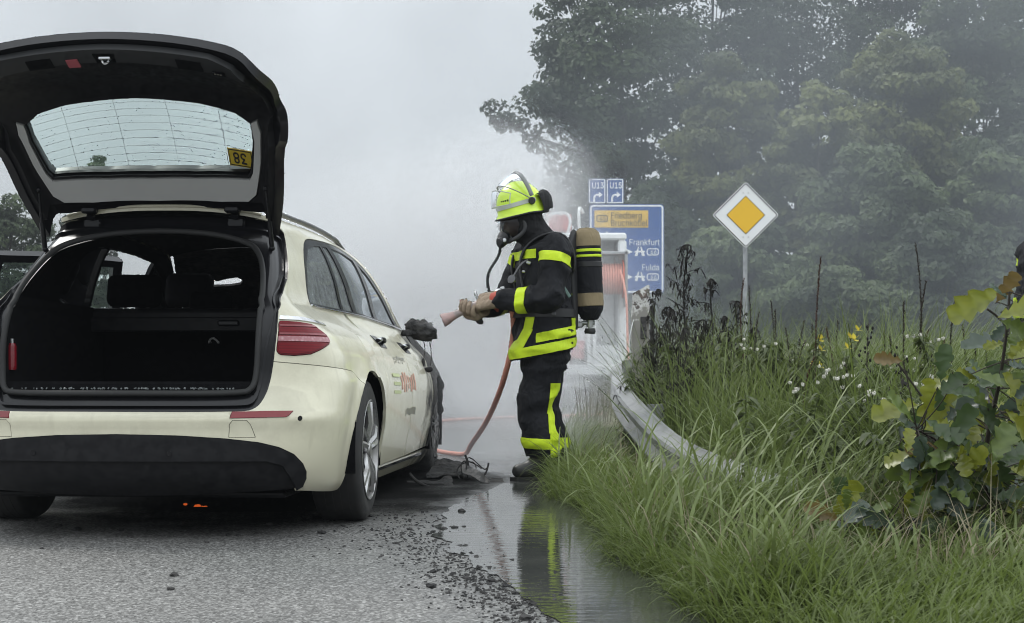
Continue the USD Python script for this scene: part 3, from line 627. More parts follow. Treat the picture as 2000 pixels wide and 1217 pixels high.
# --- seats, cover, dashboard
def cushion(size, at, r=.05, rot=None):
    size = np.asarray(size, float); pts = []
    b = trimesh.creation.box(size - 2 * r); hull = m3.Manifold.batch_hull([m3.Manifold.sphere(r, 12).translate(tuple(v)) for v in b.vertices]).to_mesh()
    m = trimesh.Trimesh(hull.vert_properties[:, :3], hull.tri_verts, process=False)
    if rot: m.apply_transform(euler(rot))
    m.apply_translation(at); return m
part(car, 'rear_seat', cat(cushion((1.26, .16, .62), (0, 1.52, .70), .05, (-12, 0, 0)), cushion((1.3, .5, .16), (0, 1.85, .44), .05)), 'carpet', 40)
for x in (-.40, 0, .40): part(car, 'headrest', cat(cushion((.28 if x else .22, .09, .17 if x else .11), (x, 1.46, 1.13 if x else 1.07), .035, (-10, 0, 0)), cyl((x - .05, 1.47, .95), (x - .05, 1.46, 1.08), .007), cyl((x + .05, 1.47, .95), (x + .05, 1.46, 1.08), .007)), 'carpet', 40)
cvr = part(car, 'load_cover', cat(cushion((1.20, .11, .085), (0, 1.27, .985), .03), box((1.16, .02, .07), (0, 1.215, .945), bevel=.005)), 'black_trim', 40)
part(cvr, 'cover_handle', box((.11, .02, .03), (.16, 1.203, .95), bevel=.008), 'black_gloss')
part(car, 'seat_latch', tube(spline([(.03, 1.36, .86), (.03, 1.33, .865), (.05, 1.32, .88), (.07, 1.33, .865), (.07, 1.36, .86)], 10), .006, 6), 'trim_grey', True)
part(car, 'lashing_eye', cat(tube(spline([(-.145, 1.0, .60), (-.135, 1.0, .635), (-.115, 1.0, .645), (-.095, 1.0, .635), (-.085, 1.0, .60)], 10), .005, 6), box((.09, .05, .008), (-.115, 1.0, .602), bevel=.003)), 'trim_grey', 40)
for x in (-.37, .37):
    st = part(car, 'front_seat', cat(cushion((.52, .15, .66), (x, 2.45, .78), .06, (-14, 0, 0)), cushion((.52, .5, .18), (x, 2.75, .45), .06)), 'carpet', 40)
    part(st, 'seat_headrest', cushion((.28, .10, .20), (x, 2.36, 1.20), .045, (-12, 0, 0)), 'carpet', 40)
part(car, 'dashboard', warp(cat(cushion((1.4, .45, .30), (0, 3.38, .82), .08), tube([(-.37 + .18 * math.cos(t), 3.08 + .05 * math.sin(t), .86 + .17 * math.sin(t)) for t in np.linspace(0, 6.4, 24)], .016, 8)), .05, 9, 3), 'charred', 40)
# burnt-out windscreen: crazed black glass with an opening left at the top right; A pillars; bonnet and nose
def screen_fn(u, v, off=0.0):
    y = 2.48 + (3.55 - 2.48) * v; w = halfwidth(zt(y), y) * .985
    z = zt(y) + .05 * (1 - np.abs(u) ** 2.4) * (1 - .3 * v)
    return np.stack([u * w, y + .10 * (1 - u * u), z + off], -1)
ragged = lambda pts, s: sg.Polygon([(x + d[0], y + d[1]) for (x, y), d in zip(pts, np.random.default_rng(s).normal(0, .012, (len(pts), 2)))]).buffer(0)
hole = ragged([(-.80, .415), (-.70, .40), (-.62, .41), (-.5, .395), (-.40, .40), (-.36, .43), (-.38, .475), (-.50, .48), (-.66, .482), (-.80, .478)], 2)
part(car, 'windscreen', panel(sg.box(-.97, 0, .97, 1).difference(hole), cell=.1, thick=.012, back=True, fn=screen_fn), 'charred', 40, label='windscreen burnt black with ragged holes')
def bonnet_fn(u, v, off=0.0):
    y = 3.55 + (4.86 - 3.55) * v; z = .985 - .04 * v - .16 * v ** 2.4; w = halfwidth(np.minimum(z, .93), y) * .97
    return np.stack([u * w, y, z + .06 * (1 - np.abs(u) ** 2.5) + off], -1)
part(car, 'bonnet', warp(panel(sg.box(-1, 0, 1, 1), cell=.1, thick=.012, back=True, fn=bonnet_fn), .05, 5, 9), 'charred', 40, label='bonnet burnt bare and buckled')
part(car, 'front_end', warp(cat(cushion((1.35, .35, .42), (0, 4.62, .50), .1), box((1.1, .9, .35), (0, 4.1, .55), bevel=.05)), .10, 6, 12), 'charred', 40)
# melted door mirror with wires hanging from it
mb = cat(warp(tube(spline([(.76, 3.22, .985), (.80, 3.24, .99), (.84, 3.26, 1.00)], 12), .022, 8), .02, 20, 2), blob((.885, 3.27, 1.005), .082, 3, 3, .40, 2.6, (1, .7, .8)), blob((.825, 3.27, 1.03), .045, 7, 2, .5, 3), blob((.925, 3.27, .985), .05, 8, 2, .5, 3))
mir = part(car, 'door_mirror', mb, 'charred', 30, label='door mirror melted to a black lump')
part(mir, 'dangling_wire', cat(tube(spline([(.895, 3.27, .93), (.90, 3.27, .87), (.890, 3.27, .82)], 10), .003, 5), blob((.890, 3.27, .80), .012, 5, 1, .3, 3, (1, 1, 2.2))), 'charred')
part(mir, 'dangling_wire', cat(tube(spline([(.93, 3.27, .93), (.942, 3.27, .86), (.935, 3.27, .78)], 10), .003, 5), blob((.925, 3.27, .755), .022, 6, 1, .4, 3, (1.3, 1, .8))), 'charred')

# --- left rear door standing open (hinged at the middle pillar)
HY_, HX_ = 2.40, -.85
M_OPEN = _A.translation_matrix((HX_, HY_, 0)) @ euler((0, 0, -47)) @ _A.translation_matrix((-HX_, -HY_, 0))
fr = yz(dense([(1.52, 1.02), (1.60, 1.365), (2.0, 1.385), (2.34, 1.375), (2.38, 1.02)], 8)); pane = yz(dense([(1.60, 1.02), (1.66, 1.325), (2.0, 1.345), (2.29, 1.335), (2.33, 1.02)], 8))
def opened(m): m = mirror(m); m.apply_transform(M_OPEN); return m
fd = part(car, 'open_door', opened(panel(DOOR_R.difference(DLO_P), cell=.08, thick=.10, back=True)), 'cream_paint', 40, label='left rear door standing open')
part(fd, 'door_frame', opened(panel(fr.difference(pane), thick=.05, cell=.08, back=True)), 'black_gloss', 40)
part(fd, 'door_window', opened(panel(pane, off=-.02, thick=0, cell=.1)), 'clear_glass', True)
part(fd, 'frame_strip', opened(tube(np.array([surf(a_side(y, z), np.array(z), .003) for y, z in spl2([(1.60, 1.02), (1.66, 1.32), (1.75, 1.338), (2.0, 1.348), (2.29, 1.338)], 20)]), .006, 6)), 'chrome', True)

# ------------------------------------------------------------------ tailgate: the closed shape turned up about its hinges
HINGE = np.array([0, .665, 1.412]); OPEN = 90.0
def hatch_open(p):
    q = np.array(p, float) - HINGE; t = math.radians(OPEN); c, s = math.cos(t), math.sin(t)
    y, z = q[..., 1] * c + q[..., 2] * s, -q[..., 1] * s + q[..., 2] * c
    q = np.stack([q[..., 0], y, z], -1) + HINGE
    return q
def hfn(a, z, off=0.0): return hatch_open(surf_sym(a, z, off))
H_OUT = rear_poly(chaikin([(0, .545), (.48, .548), (.56, .575), (.60, .63), (.628, .75), (.640, .86), (.632, .94), (.655, .97), (.650, 1.06), (.618, 1.19), (.560, 1.33), (.50, 1.362), (.40, 1.372), (0, 1.378)]))
def hp_(pts): return rear_poly(chaikin(pts + [pts[0]], 2)) if False else rear_poly(pts)
GL = hp_([(0, .975), (.30, .985), (.44, 1.005), (.500, 1.035), (.497, 1.10), (.462, 1.205), (.445, 1.225), (.40, 1.228), (.20, 1.245), (0, 1.250)])
TRIM = hp_([(0, 1.345), (.30, 1.335), (.43, 1.32), (.472, 1.29), (.52, 1.17), (.545, 1.06), (.538, 1.015), (.510, 1.03), (.509, 1.10), (.476, 1.212), (.455, 1.240), (.40, 1.245), (.20, 1.262), (0, 1.268)])
BAND = hp_([(0, .565), (.44, .572), (.53, .605), (.565, .655), (.40, .635), (.2, .625), (0, .62)])
def rows(p):                                             # for laying out: photo pixel of a local point
    q = (CAR_M @ np.r_[p, 1])[:3]; return 1000 + F * q[0] / q[1], HY - F * (q[2] - H) / q[1]
tg = part(car, 'tailgate', cat(panel(H_OUT.difference(GL), off=.010, thick=.040, cell=.06, fn=hfn), panel(H_OUT.difference(GL), off=-.030, thick=0, cell=.06, fn=hfn)), 'black_gloss', 40, label='open tailgate, its painted edge black')
part(tg, 'inner_panel', panel(H_OUT.buffer(-.045).difference(BAND.buffer(.008)).difference(TRIM.buffer(.006)).difference(GL.buffer(.004)), off=-.058, thick=-.028, cell=.06, fn=hfn), 'black_trim', 40)
part(tg, 'latch_panel', panel(BAND.difference(rear_poly([(0, .59), (.047, .59), (.040, .628), (0, .628)])), off=-.064, thick=-.030, cell=.06, fn=hfn), 'hatch_grey', 40)
part(tg, 'glass_trim', panel(TRIM, off=-.064, thick=-.045, cell=.05, fn=hfn), 'trim_grey', 40)
part(tg, 'glass_frame', panel(GL.buffer(.012).difference(GL.buffer(-.002)), off=-.022, thick=.02, cell=.06, fn=hfn), 'black_trim', 40)
rw = part(tg, 'rear_window', panel(GL, off=.0, thick=0, cell=.06, fn=hfn), 'hatch_glass', True)
lines = []
zz = np.linspace(.995, 1.225, 10)
for z in zz:
    x = np.linspace(-.49, .49, 40) * (1 - .35 * max(0, z - 1.03)); a = np.sign(x) * a_rear(np.abs(x) + 1e-5, np.full(40, z)); zc = z + .02 * (x / .49) ** 2
    lines.append(tube(hfn(a, zc, np.full(40, -.002)), .0007, 4, cap=False))
for x in (-.345, -.115, .115, .345):
    z = np.linspace(.985, 1.245, 8); lines.append(tube(hfn(np.sign(x) * a_rear(np.full(8, abs(x)), z), z, np.full(8, -.002)), .0009, 4, cap=False))
part(rw, 'heating_wire', cat(*lines), 'wire_grey', True)
def hpatch(x0, x1, z0, z1, off, thick=.006):
    xs, zs = np.array([x0, x1, x1, x0]), np.array([z0, z0, z1, z1])
    return panel(sg.Polygon(list(zip(np.sign(xs) * a_rear(np.abs(xs) + 1e-5, zs), zs))), off=off, thick=-abs(thick), cell=.06, fn=hfn)
stk = part(rw, 'number_sticker', cat(hpatch(.352, .462, 1.164, 1.224, -.006, .003)), 'sticker_yellow')
def hatch_text(s, height, x, z, off, spread=1.0, flip=-1):
    """Lettering fixed to the inside of the tailgate window, upright when the tailgate is closed and seen from inside reversed as printed."""
    m = meshkit.text_mesh(s, height, .001, True); v = np.array(m.vertices); v[:, 0] -= v[:, 0].mean(); v[:, 1] -= height / 2
    X = x - v[:, 0] * spread; Z = z + v[:, 1]; p = hfn(np.sign(X) * a_rear(np.abs(X), Z), Z, off - v[:, 2])
    return trimesh.Trimesh(p, m.faces, process=False)
part(rw, 'sticker_print', hatch_text('38', .036, .402, 1.194, -.0075), 'print_black')
_b = [(.357, 1.168), (.457, 1.168), (.457, 1.220), (.357, 1.220), (.357, 1.168)]
part(rw, 'sticker_border', cat(*[hpatch(x0, x1, z0, z1, -.0072, .001) for x0, x1, z0, z1 in [(.355, .459, 1.1665, 1.1695), (.355, .459, 1.2185, 1.2215), (.355, .358, 1.1665, 1.2215), (.456, .459, 1.1665, 1.2215)]]), 'print_black')
part(tg, 'warning_lamp', hpatch(-.165, -.115, .607, .640, -.068, .006), 'reflector_pink')
part(tg, 'lock_recess', cat(hpatch(-.045, .045, .592, .626, -.045, .01)), 'black_trim')
lc = hfn(np.array(0.), np.array(.612), np.array(-.062))
part(tg, 'lock', cat(tube(spline([lc + [-.014, 0, -.004], lc + [-.004, 0, -.016], lc + [.004, -.004, -.018], lc + [.016, 0, -.004]], 10), .0045, 6), box((.05, .03, .012), lc + [0, 0, .004], bevel=.003)), 'chrome', 40)
part(tg, 'grip_recess', cat(hpatch(-.33, -.225, .597, .633, -.066, .004)), 'carpet')
part(tg, 'grip_recess', cat(hpatch(.30, .405, .597, .633, -.066, .004)), 'carpet')
part(tg, 'button_panel', hpatch(.445, .497, .620, .643, -.067, .004), 'black_gloss')
part(tg, 'button_mark', cat(*[hpatch(.452 + .012 * i, .459 + .012 * i, .629, .634, -.0685, .001) for i in range(3)]), 'print_grey')
for s in (-1, 1):
    hx = .335 * s
    part(car, 'hinge', cat(tube(spline([(hx, .80, 1.40), (hx, .70, 1.432), (hx, .645, 1.428), (hx, .612, 1.405)], 10), .022, 8, flat=.6), box((.085, .05, .05), (hx, .66, 1.383), bevel=.01), box((.07, .05, .03), hfn(np.array(float(s * a_rear(np.array(.335), np.array(1.37)))), np.array(1.37), np.array(-.035)), bevel=.008)), 'black_gloss', 40)
    top_ = hfn(np.array(float(s * a_rear(np.array(.565), np.array(1.235)))), np.array(1.235), np.array(-.06)); bot_ = surf_sym(np.array(float(s * a_rear(np.array(.535), np.array(1.27)))), np.array(1.27), np.array(-.02))
    mid = (top_ * .45 + bot_ * .55)
    part(car, 'gas_strut', cat(cyl(top_, mid, .007, 12), cyl(mid, bot_, .0115, 12), blob(top_, .014, 1, 1, 0), blob(bot_, .014, 1, 1, 0)), 'black_gloss', 40)
# scuffs: the crumbs of safety glass on the load sill
cr = np.random.default_rng(21); cb = []
for _ in range(110):
    x = cr.uniform(-.52, .50); p = (x, .09 + .075 * x * x / .36 + cr.uniform(.0, .05), .618 + cr.uniform(0, .004)); cb.append(box(cr.uniform(.003, .008, 3), p, cr.uniform(0, 180, 3)))
stf = top('glass_crumbs', cat(*cb), 'crumb_glass', kind='stuff', label='crumbs of broken safety glass along the boot sill', category='broken glass')
UsdGeom.Xformable(stage.GetPrimAtPath(stf)).AddTransformOp().Set(Gf.Matrix4d(*CAR_M.T.ravel().tolist()))
# ------------------------------------------------------------------ firefighter (local: x to the right of the photo, faces -x, z up, metres)
def fold_cloth(name, c1, c2, rough=.8, freq=9., strength=.8, fine=True):
    mat(stage, LOOK + name, {"tc": ("texture_coordinate", {}), "mp": ("mapping", {"scale": (1., 1., .55), "rotation": (.3, .5, 0.)}), "n": ("noise_texture", {"scale": freq, "detail": 3., "roughness": .5, "distortion": .6}), "f": ("noise_texture", {"scale": 420., "detail": 2.}),
        "w": ("noise_texture", {"scale": 4., "detail": 5.}), "m": ("mix", {"color1": c1, "color2": c2}), "ad": ("math", {"math_type": "multiply_add", "value2": .03}), "b": ("bump", {"strength": strength, "distance": .05}), "p": ("principled_bsdf", {"roughness": rough, "sheen_weight": .015, "specular_ior_level": .22})},
        [("tc.object", "mp.vector"), ("mp.vector", "n.vector"), ("tc.object", "f.vector"), ("tc.object", "w.vector"), ("w.fac", "m.fac"), ("m.color", "p.base_color"), ("f.fac", "ad.value1"), ("n.fac", "ad.value3"), ("ad.value", "b.height"), ("b.normal", "p.normal")], surface="p.BSDF")
fold_cloth('turnout_black', (.0045, .005, .007), (.0095, .010, .0125))
fold_cloth('hood_black', (.006, .006, .007), (.012, .012, .013))
fold_cloth('hi_vis', (.64, .82, .02), (.42, .56, .03), .55, 9., .35)
fold_cloth('tan_cloth', (.25, .20, .12), (.19, .15, .09), .85, 14., .3)
fold_cloth('glove_leather', (.34, .26, .19), (.24, .19, .14), .75, 30., .5)
flat('glove_red', (.42, .07, .045), .7)
flat('boot_black', (.013, .013, .013), .38)
flat('helmet_lime', (.60, .82, .06), .22, coat=.5)
flat('helmet_band', (.42, .45, .40), .4)
flat('visor_frame', (.16, .17, .17), .35)
flat('mask_rubber', (.012, .012, .013), .5)
glass('mask_glass', (.26, .27, .28))
flat('mask_rim', (.035, .035, .037), .5)
worn('skin', (.40, .22, .16), (.33, .17, .12), 12., (.5, .6))
flat('steel', (.45, .46, .46), .3, metal=.9)
flat('dark_steel', (.10, .10, .105), .4, metal=.7)
worn('nozzle_alloy', (.36, .29, .27), (.26, .22, .21), 25., (.35, .6))
worn('nozzle_tip_grey', (.40, .27, .25), (.30, .22, .21), 25., (.4, .6))
flat('label_green', (.10, .16, .14), .5)
mat(stage, LOOK + 'hose_red', {"tc": ("texture_coordinate", {}), "n": ("noise_texture", {"scale": 3., "detail": 4.}), "m": ("mix", {"color1": (.42, .16, .13), "color2": (.30, .14, .12)}), "p": ("principled_bsdf", {"roughness": .55})},
    [("tc.object", "n.vector"), ("n.fac", "m.fac"), ("m.color", "p.base_color")], surface="p.BSDF")

def bones(segs, edge=.022, it=14):
    parts = [m3.Manifold.batch_hull([m3.Manifold.sphere(r0, 24).translate(tuple(map(float, a))), m3.Manifold.sphere(r1, 24).translate(tuple(map(float, b)))]) for a, r0, b, r1 in segs]
    M = m3.Manifold.batch_boolean(parts, m3.OpType.Add).refine_to_length(edge).to_mesh()
    m = trimesh.Trimesh(M.vert_properties[:, :3], M.tri_verts, process=False); m.merge_vertices()
    trimesh.smoothing.filter_taubin(m, .5, -.52, it)
    return m
def hull_of(sp, edge=.025, it=10):
    M = m3.Manifold.batch_hull([m3.Manifold.sphere(r, 20).translate(tuple(map(float, p))) for p, r in sp]).refine_to_length(edge).to_mesh()
    m = trimesh.Trimesh(M.vert_properties[:, :3], M.tri_verts, process=False); m.merge_vertices(); trimesh.smoothing.filter_taubin(m, .5, -.52, it); return m
def union(*ms):
    out = None
    for m in ms:
        k = m3.Manifold(m3.Mesh(np.asarray(m.vertices, np.float32), np.asarray(m.faces, np.uint32)))
        out = k if out is None else out + k
    M = out.to_mesh(); return trimesh.Trimesh(M.vert_properties[:, :3], M.tri_verts, process=False)
def wrinkle(m, amp, freq, seed, aniso=(1, 1, 2.2)):
    v = np.array(m.vertices); n = np.array(m.vertex_normals)
    k = meshkit.fbm(v * freq * np.array(aniso) + seed * 5.1, 3, seed) - .5; r = 1 - np.abs(2 * (meshkit.noise(v * freq * .8 * np.array(aniso) + 9 + seed, seed + 3) - .5)); r = r ** 3 - .25
    return trimesh.Trimesh(v + n * (amp * (1.1 * k + .55 * r))[:, None], m.faces, process=False)
def cutp(m, planes):
    for p, n in planes:
        m = trimesh.intersections.slice_mesh_plane(m, plane_normal=np.asarray(n, float), plane_origin=np.asarray(p, float))
        if len(m.faces) == 0: return m
    return m
def band(m, planes, near=None, maxd=.2, off=.004):
    """A strip of the cloth between planes, raised a little: a sewn-on reflective band."""
    m = cutp(m, planes)
    if len(m.faces) == 0: return m
    m.merge_vertices()
    if near is not None:
        c = m.triangles_center; keep = np.linalg.norm((c - near), axis=1) < maxd; m.update_faces(keep); m.remove_unreferenced_vertices()
    n = np.array(m.vertex_normals); v = np.array(m.vertices)
    return cat(trimesh.Trimesh(v + n * off, m.faces, process=False), trimesh.Trimesh(v + n * .0008, np.array(m.faces)[:, ::-1], process=False))
def fx(px): return (px - 1050) / 309.0
def fz(py): return (936 - py) / 309.0
J = dict(pel=(.05, 0, .93), hipL=(.085, -.085, .90), hipR=(.03, .085, .90), waist=(.045, 0, 1.10), chest=(.03, 0, 1.33), neck=(.005, 0, 1.52), head=(-.122, -.02, 1.645),
         shL=(.115, -.185, 1.435), shR=(-.06, .185, 1.435), elL=(.065, -.275, 1.125), elR=(-.19, .24, 1.15), wrL=(-.225, -.165, 1.130), wrR=(-.33, .03, 1.085),
         knL=(-.015, -.11, .49), knR=(.035, .10, .49), anL=(.022, -.115, .12), anR=(.095, .115, .12), toL=(-.125, -.13, .05), toR=(-.035, .13, .05))
J = {k: np.array(v, float) for k, v in J.items()}

def glove(wrist, direction, palm_n, curl, side, s=1.0):
    """Palm, four unequal bent fingers and a thumb that leaves the side of the palm. direction: wrist to knuckles; palm_n: out of the palm."""
    d = np.asarray(direction, float); d /= np.linalg.norm(d); n = np.asarray(palm_n, float); n = n - d * np.dot(n, d); n /= np.linalg.norm(n); w = np.cross(d, n) * side
    P = lambda a, b, c: np.asarray(wrist) + s * (a * d + b * w + c * n)
    segs = [(P(0, .018, 0), .030, P(.085, .030, 0), .021), (P(0, -.018, 0), .030, P(.085, -.032, 0), .021), (P(.085, .030, 0), .021, P(.085, -.032, 0), .021), (P(0, 0, 0), .032, P(.06, 0, 0), .027)]
    for b, L in ((.036, 1.0), (.013, 1.1), (-.011, 1.03), (-.034, .82)):
        p = P(.088, b, 0); a = 0.25; q = p; rs = (.0135, .0125, .0115, .0105)
        for k, (l, cu) in enumerate(zip((.042, .028, .022), curl)):
            a += cu; nx = q + s * L * l * (math.cos(a) * d + math.sin(a) * n); segs.append((q, rs[k], nx, rs[k + 1])); q = nx
    t0 = P(.025, .030, .010); t1 = P(.055, .058, .028); t2 = P(.085, .052, .050)
    segs += [(t0, .019, t1, .016), (t1, .016, t2, .0125)]
    return bones([(a, r * s, b, r2 * s) for a, r, b, r2 in segs], .008, 6)

HEAD_YAW = 27.0
def turn_head(m):
    m = m.copy(); c = J['head']; m.apply_transform(_A.translation_matrix(c) @ euler((0, 0, HEAD_YAW)) @ _A.translation_matrix(-c)); return m
def RH(p):
    return (J['head'] + (euler((0, 0, HEAD_YAW))[:3, :3] @ (np.asarray(p, float) - J['head'])))

def build_person(label, full=True, matrix=None, loc=(0, 0, 0)):
    fig = thing('person', label, 'person', loc=loc, matrix=matrix)
    j = J
    lean = lambda a, b, t: a + (b - a) * t
    # the body itself, one continuous figure under its clothes
    head = [(j['neck'], .062, j['head'] + (.02, 0, -.04), .062), (j['head'] + (.02, 0, .03), .092, j['head'] + (-.015, 0, .035), .085), (j['head'] + (-.03, 0, -.06), .058, j['head'] + (-.02, 0, .02), .078), (j['head'] + (-.075, 0, -.085), .028, j['head'] + (-.02, 0, -.05), .055),
            (j['head'] + (-.098, -.003, .015), .011, j['head'] + (-.112, -.004, -.02), .015), (j['head'] + (-.085, 0, -.05), .022, j['head'] + (-.09, 0, -.065), .018)]
    head = [(RH(a), r, RH(b), q) if k else (a, r, b, q) for k, (a, r, b, q) in enumerate(head)]
    body = bones(head + [(j['pel'], .12, j['waist'], .105), (j['waist'], .105, j['chest'], .112), (j['chest'], .105, j['shL'], .055), (j['chest'], .105, j['shR'], .055), (j['chest'], .095, j['neck'], .062), (j['hipL'], .10, j['knL'], .065), (j['hipR'], .10, j['knR'], .065), (j['knL'], .062, j['anL'], .045), (j['knR'], .062, j['anR'], .045),
             (j['anL'], .045, j['toL'], .035), (j['anR'], .045, j['toR'], .035), (j['shL'], .06, j['elL'], .045), (j['shR'], .06, j['elR'], .045), (j['elL'], .044, j['wrL'], .032), (j['elR'], .044, j['wrR'], .032)], .02, 8)
    part(fig, 'body', body, 'skin', True)
    # trousers
    legs = []
    for s in 'LR':
        hp, kn, an = j['hip' + s], j['kn' + s], j['an' + s]
        legs += [(hp + (0, 0, .02), .150, lean(hp, kn, .45), .132), (lean(hp, kn, .45), .132, kn, .108), (kn + (-.012, 0, 0), .106, lean(kn, an, .45), .106), (lean(kn, an, .45), .106, an + (.008, 0, .07), .108)]
    tr = bones(legs + [(j['pel'], .17, j['hipL'], .15), (j['pel'], .17, j['hipR'], .15)], .022, 10)
    tr = cutp(tr, [((0, 0, .155), (0, 0, 1))]); tr = wrinkle(tr, .030, 7., 2)
    part(fig, 'trousers', tr, 'turnout_black', True)
    st = []
    for s in 'LR':
        k_, a_ = j['kn' + s], j['an' + s]
        near = lean(k_, a_, .62)
        st.append(band(tr, [((0, 0, .205), (.05, 0, 1)), ((0, 0, .268), (-.05, 0, -1))], near, .17))
    part(fig, 'trouser_band', cat(*st), 'hi_vis', True)
    vs = []
    for a, b in (((fx(1083), .145), (fx(1082), .30)), ((fx(1080), .30), (fx(1078), .42)), ((fx(1076), .42), (fx(1081), .52)), ((fx(1081), .52), (fx(1083), .61))):
        t = np.array([b[0] - a[0], 0, b[1] - a[1]]); t /= np.linalg.norm(t); n = np.array([t[2], 0, -t[0]]); mid = np.array([(a[0] + b[0]) / 2, 0, (a[1] + b[1]) / 2]); w = .030
        vs.append(band(tr, [(mid - n * w, n), (mid + n * w, -n), ((0, 0, a[1]), (0, 0, 1)), ((0, 0, b[1]), (0, 0, -1)), ((0, -.10, 0), (0, -1, 0))], None))
    part(fig, 'trouser_stripe', cat(*vs), 'hi_vis', True)
    # boots
    for s in 'LR':
        an, to = j['an' + s], j['to' + s]; hl = an + (.055, 0, 0)
        b = bones([(an + (.0, 0, .10), .075, an + (.008, 0, 0), .068), (an + (.02, 0, -.06), .055, an + (-.06, (to - an)[1] * .5, -.055), .056), (an + (-.06, (to - an)[1] * .5, -.055), .055, to + (.01, 0, .012), .053), (an, .066, an + (-.07, (to - an)[1] * .5, -.045), .052)], .018, 8)
        b = cutp(b, [((0, 0, .022), (0, 0, 1))])
        bt = part(fig, 'boot', b, 'boot_black', True)
        sole = sg.MultiPoint([(an[0] + .075, an[1] - .03), (an[0] + .075, an[1] + .03), (to[0], to[1] - .04), (to[0], to[1] + .04), (to[0] - .03, to[1])]).convex_hull.buffer(.02)
        part(bt, 'sole', cat(*[trimesh.creation.extrude_polygon(sole, .026, engine='earcut')]), 'boot_black')
    # jacket
    tor = bones([((.06, -.10, 1.36), .135, (.00, .10, 1.36), .135), ((.06, -.09, 1.12), .150, (.01, .09, 1.12), .150), ((.06, -.10, 1.36), .135, (.06, -.09, 1.12), .150), ((.0, .10, 1.36), .135, (.01, .09, 1.12), .150),
                 ((.06, -.09, 1.12), .150, (.055, -.085, .86), .178), ((.01, .09, 1.12), .150, (.015, .085, .86), .178), ((.055, -.085, .86), .178, (.015, .085, .86), .178), ((.055, -.085, .86), .178, (.01, -.06, .80), .185),
                 ((.05, -.1, 1.38), .13, j['shL'] + (-.01, .02, 0), .105), ((0, .1, 1.38), .13, j['shR'] + (0, -.02, 0), .105), ((.02, 0, 1.40), .13, j['neck'] + (.0, 0, -.02), .088), (j['neck'] + (.0, 0, -.02), .088, j['neck'] + (-.02, 0, .035), .080)], .022, 10)
    slL = bones([(j['shL'], .098, lean(j['shL'], j['elL'], .5), .092), (lean(j['shL'], j['elL'], .5), .092, j['elL'], .084), (j['elL'], .086, lean(j['elL'], j['wrL'], .5), .080), (lean(j['elL'], j['wrL'], .5), .080, j['wrL'], .066)], .02, 8)
    slR = bones([(j['shR'], .098, j['elR'], .084), (j['elR'], .086, j['wrR'], .064)], .02, 8)
    slL, slR = wrinkle(slL, .032, 8., 5, (1.6, 1, 1.6)), wrinkle(slR, .018, 8., 6)
    tor = wrinkle(tor, .034, 6.5, 4)
    hem = ((fx(1000), 0, fz(704)), np.array([-.20, -.03, 1.0]) / np.linalg.norm([-.20, -.03, 1.0]))
    jk = union(cutp(tor, []), slL, slR); jk = cutp(jk, [hem])
    ja = part(fig, 'jacket', cat(jk, trimesh.Trimesh(np.array(jk.vertices) - np.array(jk.vertex_normals) * .006, np.array(jk.faces)[:, ::-1], process=False)), 'turnout_black', 40)
    hn = hem[1]; hp = np.array(hem[0])
    near_arm = lambda m, a, b, r: band(m, [(a, (np.array(b) - a) / np.linalg.norm(np.array(b) - a)), (b, (np.array(a) - b) / np.linalg.norm(np.array(b) - a))], (np.array(a) + b) / 2, r)
    uL = (j['elL'] - j['shL']) / np.linalg.norm(j['elL'] - j['shL']); fL = (j['wrL'] - j['elL']) / np.linalg.norm(j['wrL'] - j['elL'])
    uR = (j['elR'] - j['shR']) / np.linalg.norm(j['elR'] - j['shR']); fR = (j['wrR'] - j['elR']) / np.linalg.norm(j['wrR'] - j['elR'])
    part(ja, 'sleeve_band', near_arm(slL, j['shL'] + uL * .045, j['shL'] + uL * .105, .16), 'hi_vis', True)
    part(ja, 'sleeve_band', near_arm(slL, j['elL'] + fL * .135, j['elL'] + fL * .200, .15), 'hi_vis', True)
    part(ja, 'sleeve_band', near_arm(slR, j['shR'] + uR * .045, j['shR'] + uR * .105, .16), 'hi_vis', True)
    part(ja, 'sleeve_band', near_arm(slR, j['elR'] + fR * .10, j['elR'] + fR * .16, .15), 'hi_vis', True)
    part(ja, 'chest_band', band(tor, [((0, 0, 1.385), (0, 0, 1)), ((0, 0, 1.440), (0, 0, -1)), ((fx(1046), 0, 0), (-1, 0, 0))]), 'hi_vis', True)
    part(ja, 'hem_band', band(tor, [(hp + hn * .010, hn), (hp + hn * .068, -hn)]), 'hi_vis', True)
    part(ja, 'waist_band', band(tor, [(hp + hn * .085, hn), (hp + hn * .142, -hn), ((fx(1046), 0, 0), (1, 0, 0))], off=.006), 'hi_vis', True)
    def strip(a, b, w, ylim=-.02, yn=-1, m=tor):
        a = np.array([fx(a[0]), 0, fz(a[1])]); b = np.array([fx(b[0]), 0, fz(b[1])]); t = (b - a) / np.linalg.norm(b - a); n = np.array([t[2], 0, -t[0]]); c = (a + b) / 2
        return band(m, [(c - n * w, n), (c + n * w, -n), (a, t), (b, -t), ((0, ylim, 0), (0, yn, 0))])
    part(ja, 'front_stripe', cat(strip((1036, 612), (1034, 588), .028), strip((1031, 642), (1036, 617), .026), strip((1014, 676), (1033, 641), .027), strip((994, 684), (1016, 672), .030)), 'hi_vis', True)
    part(ja, 'back_stripe', cat(strip((1120, 640), (1118, 622), .016), strip((1119, 578), (1119, 530), .012)), 'hi_vis', True)
    # collar and hood, head gear
    hd = j['head']
    hood = bones([(hd + (.035, 0, .02), .118, hd + (.0, 0, .03), .112), (hd + (.03, 0, -.03), .108, j['neck'] + (.0, 0, .02), .094), (j['neck'] + (0, 0, .02), .094, j['neck'] + (.01, 0, -.05), .115), (hd + (.0, 0, -.06), .085, j['neck'] + (-.03, 0, .02), .085)], .016, 8)
    ctr = RH(hd + (-.105, 0, -.04))
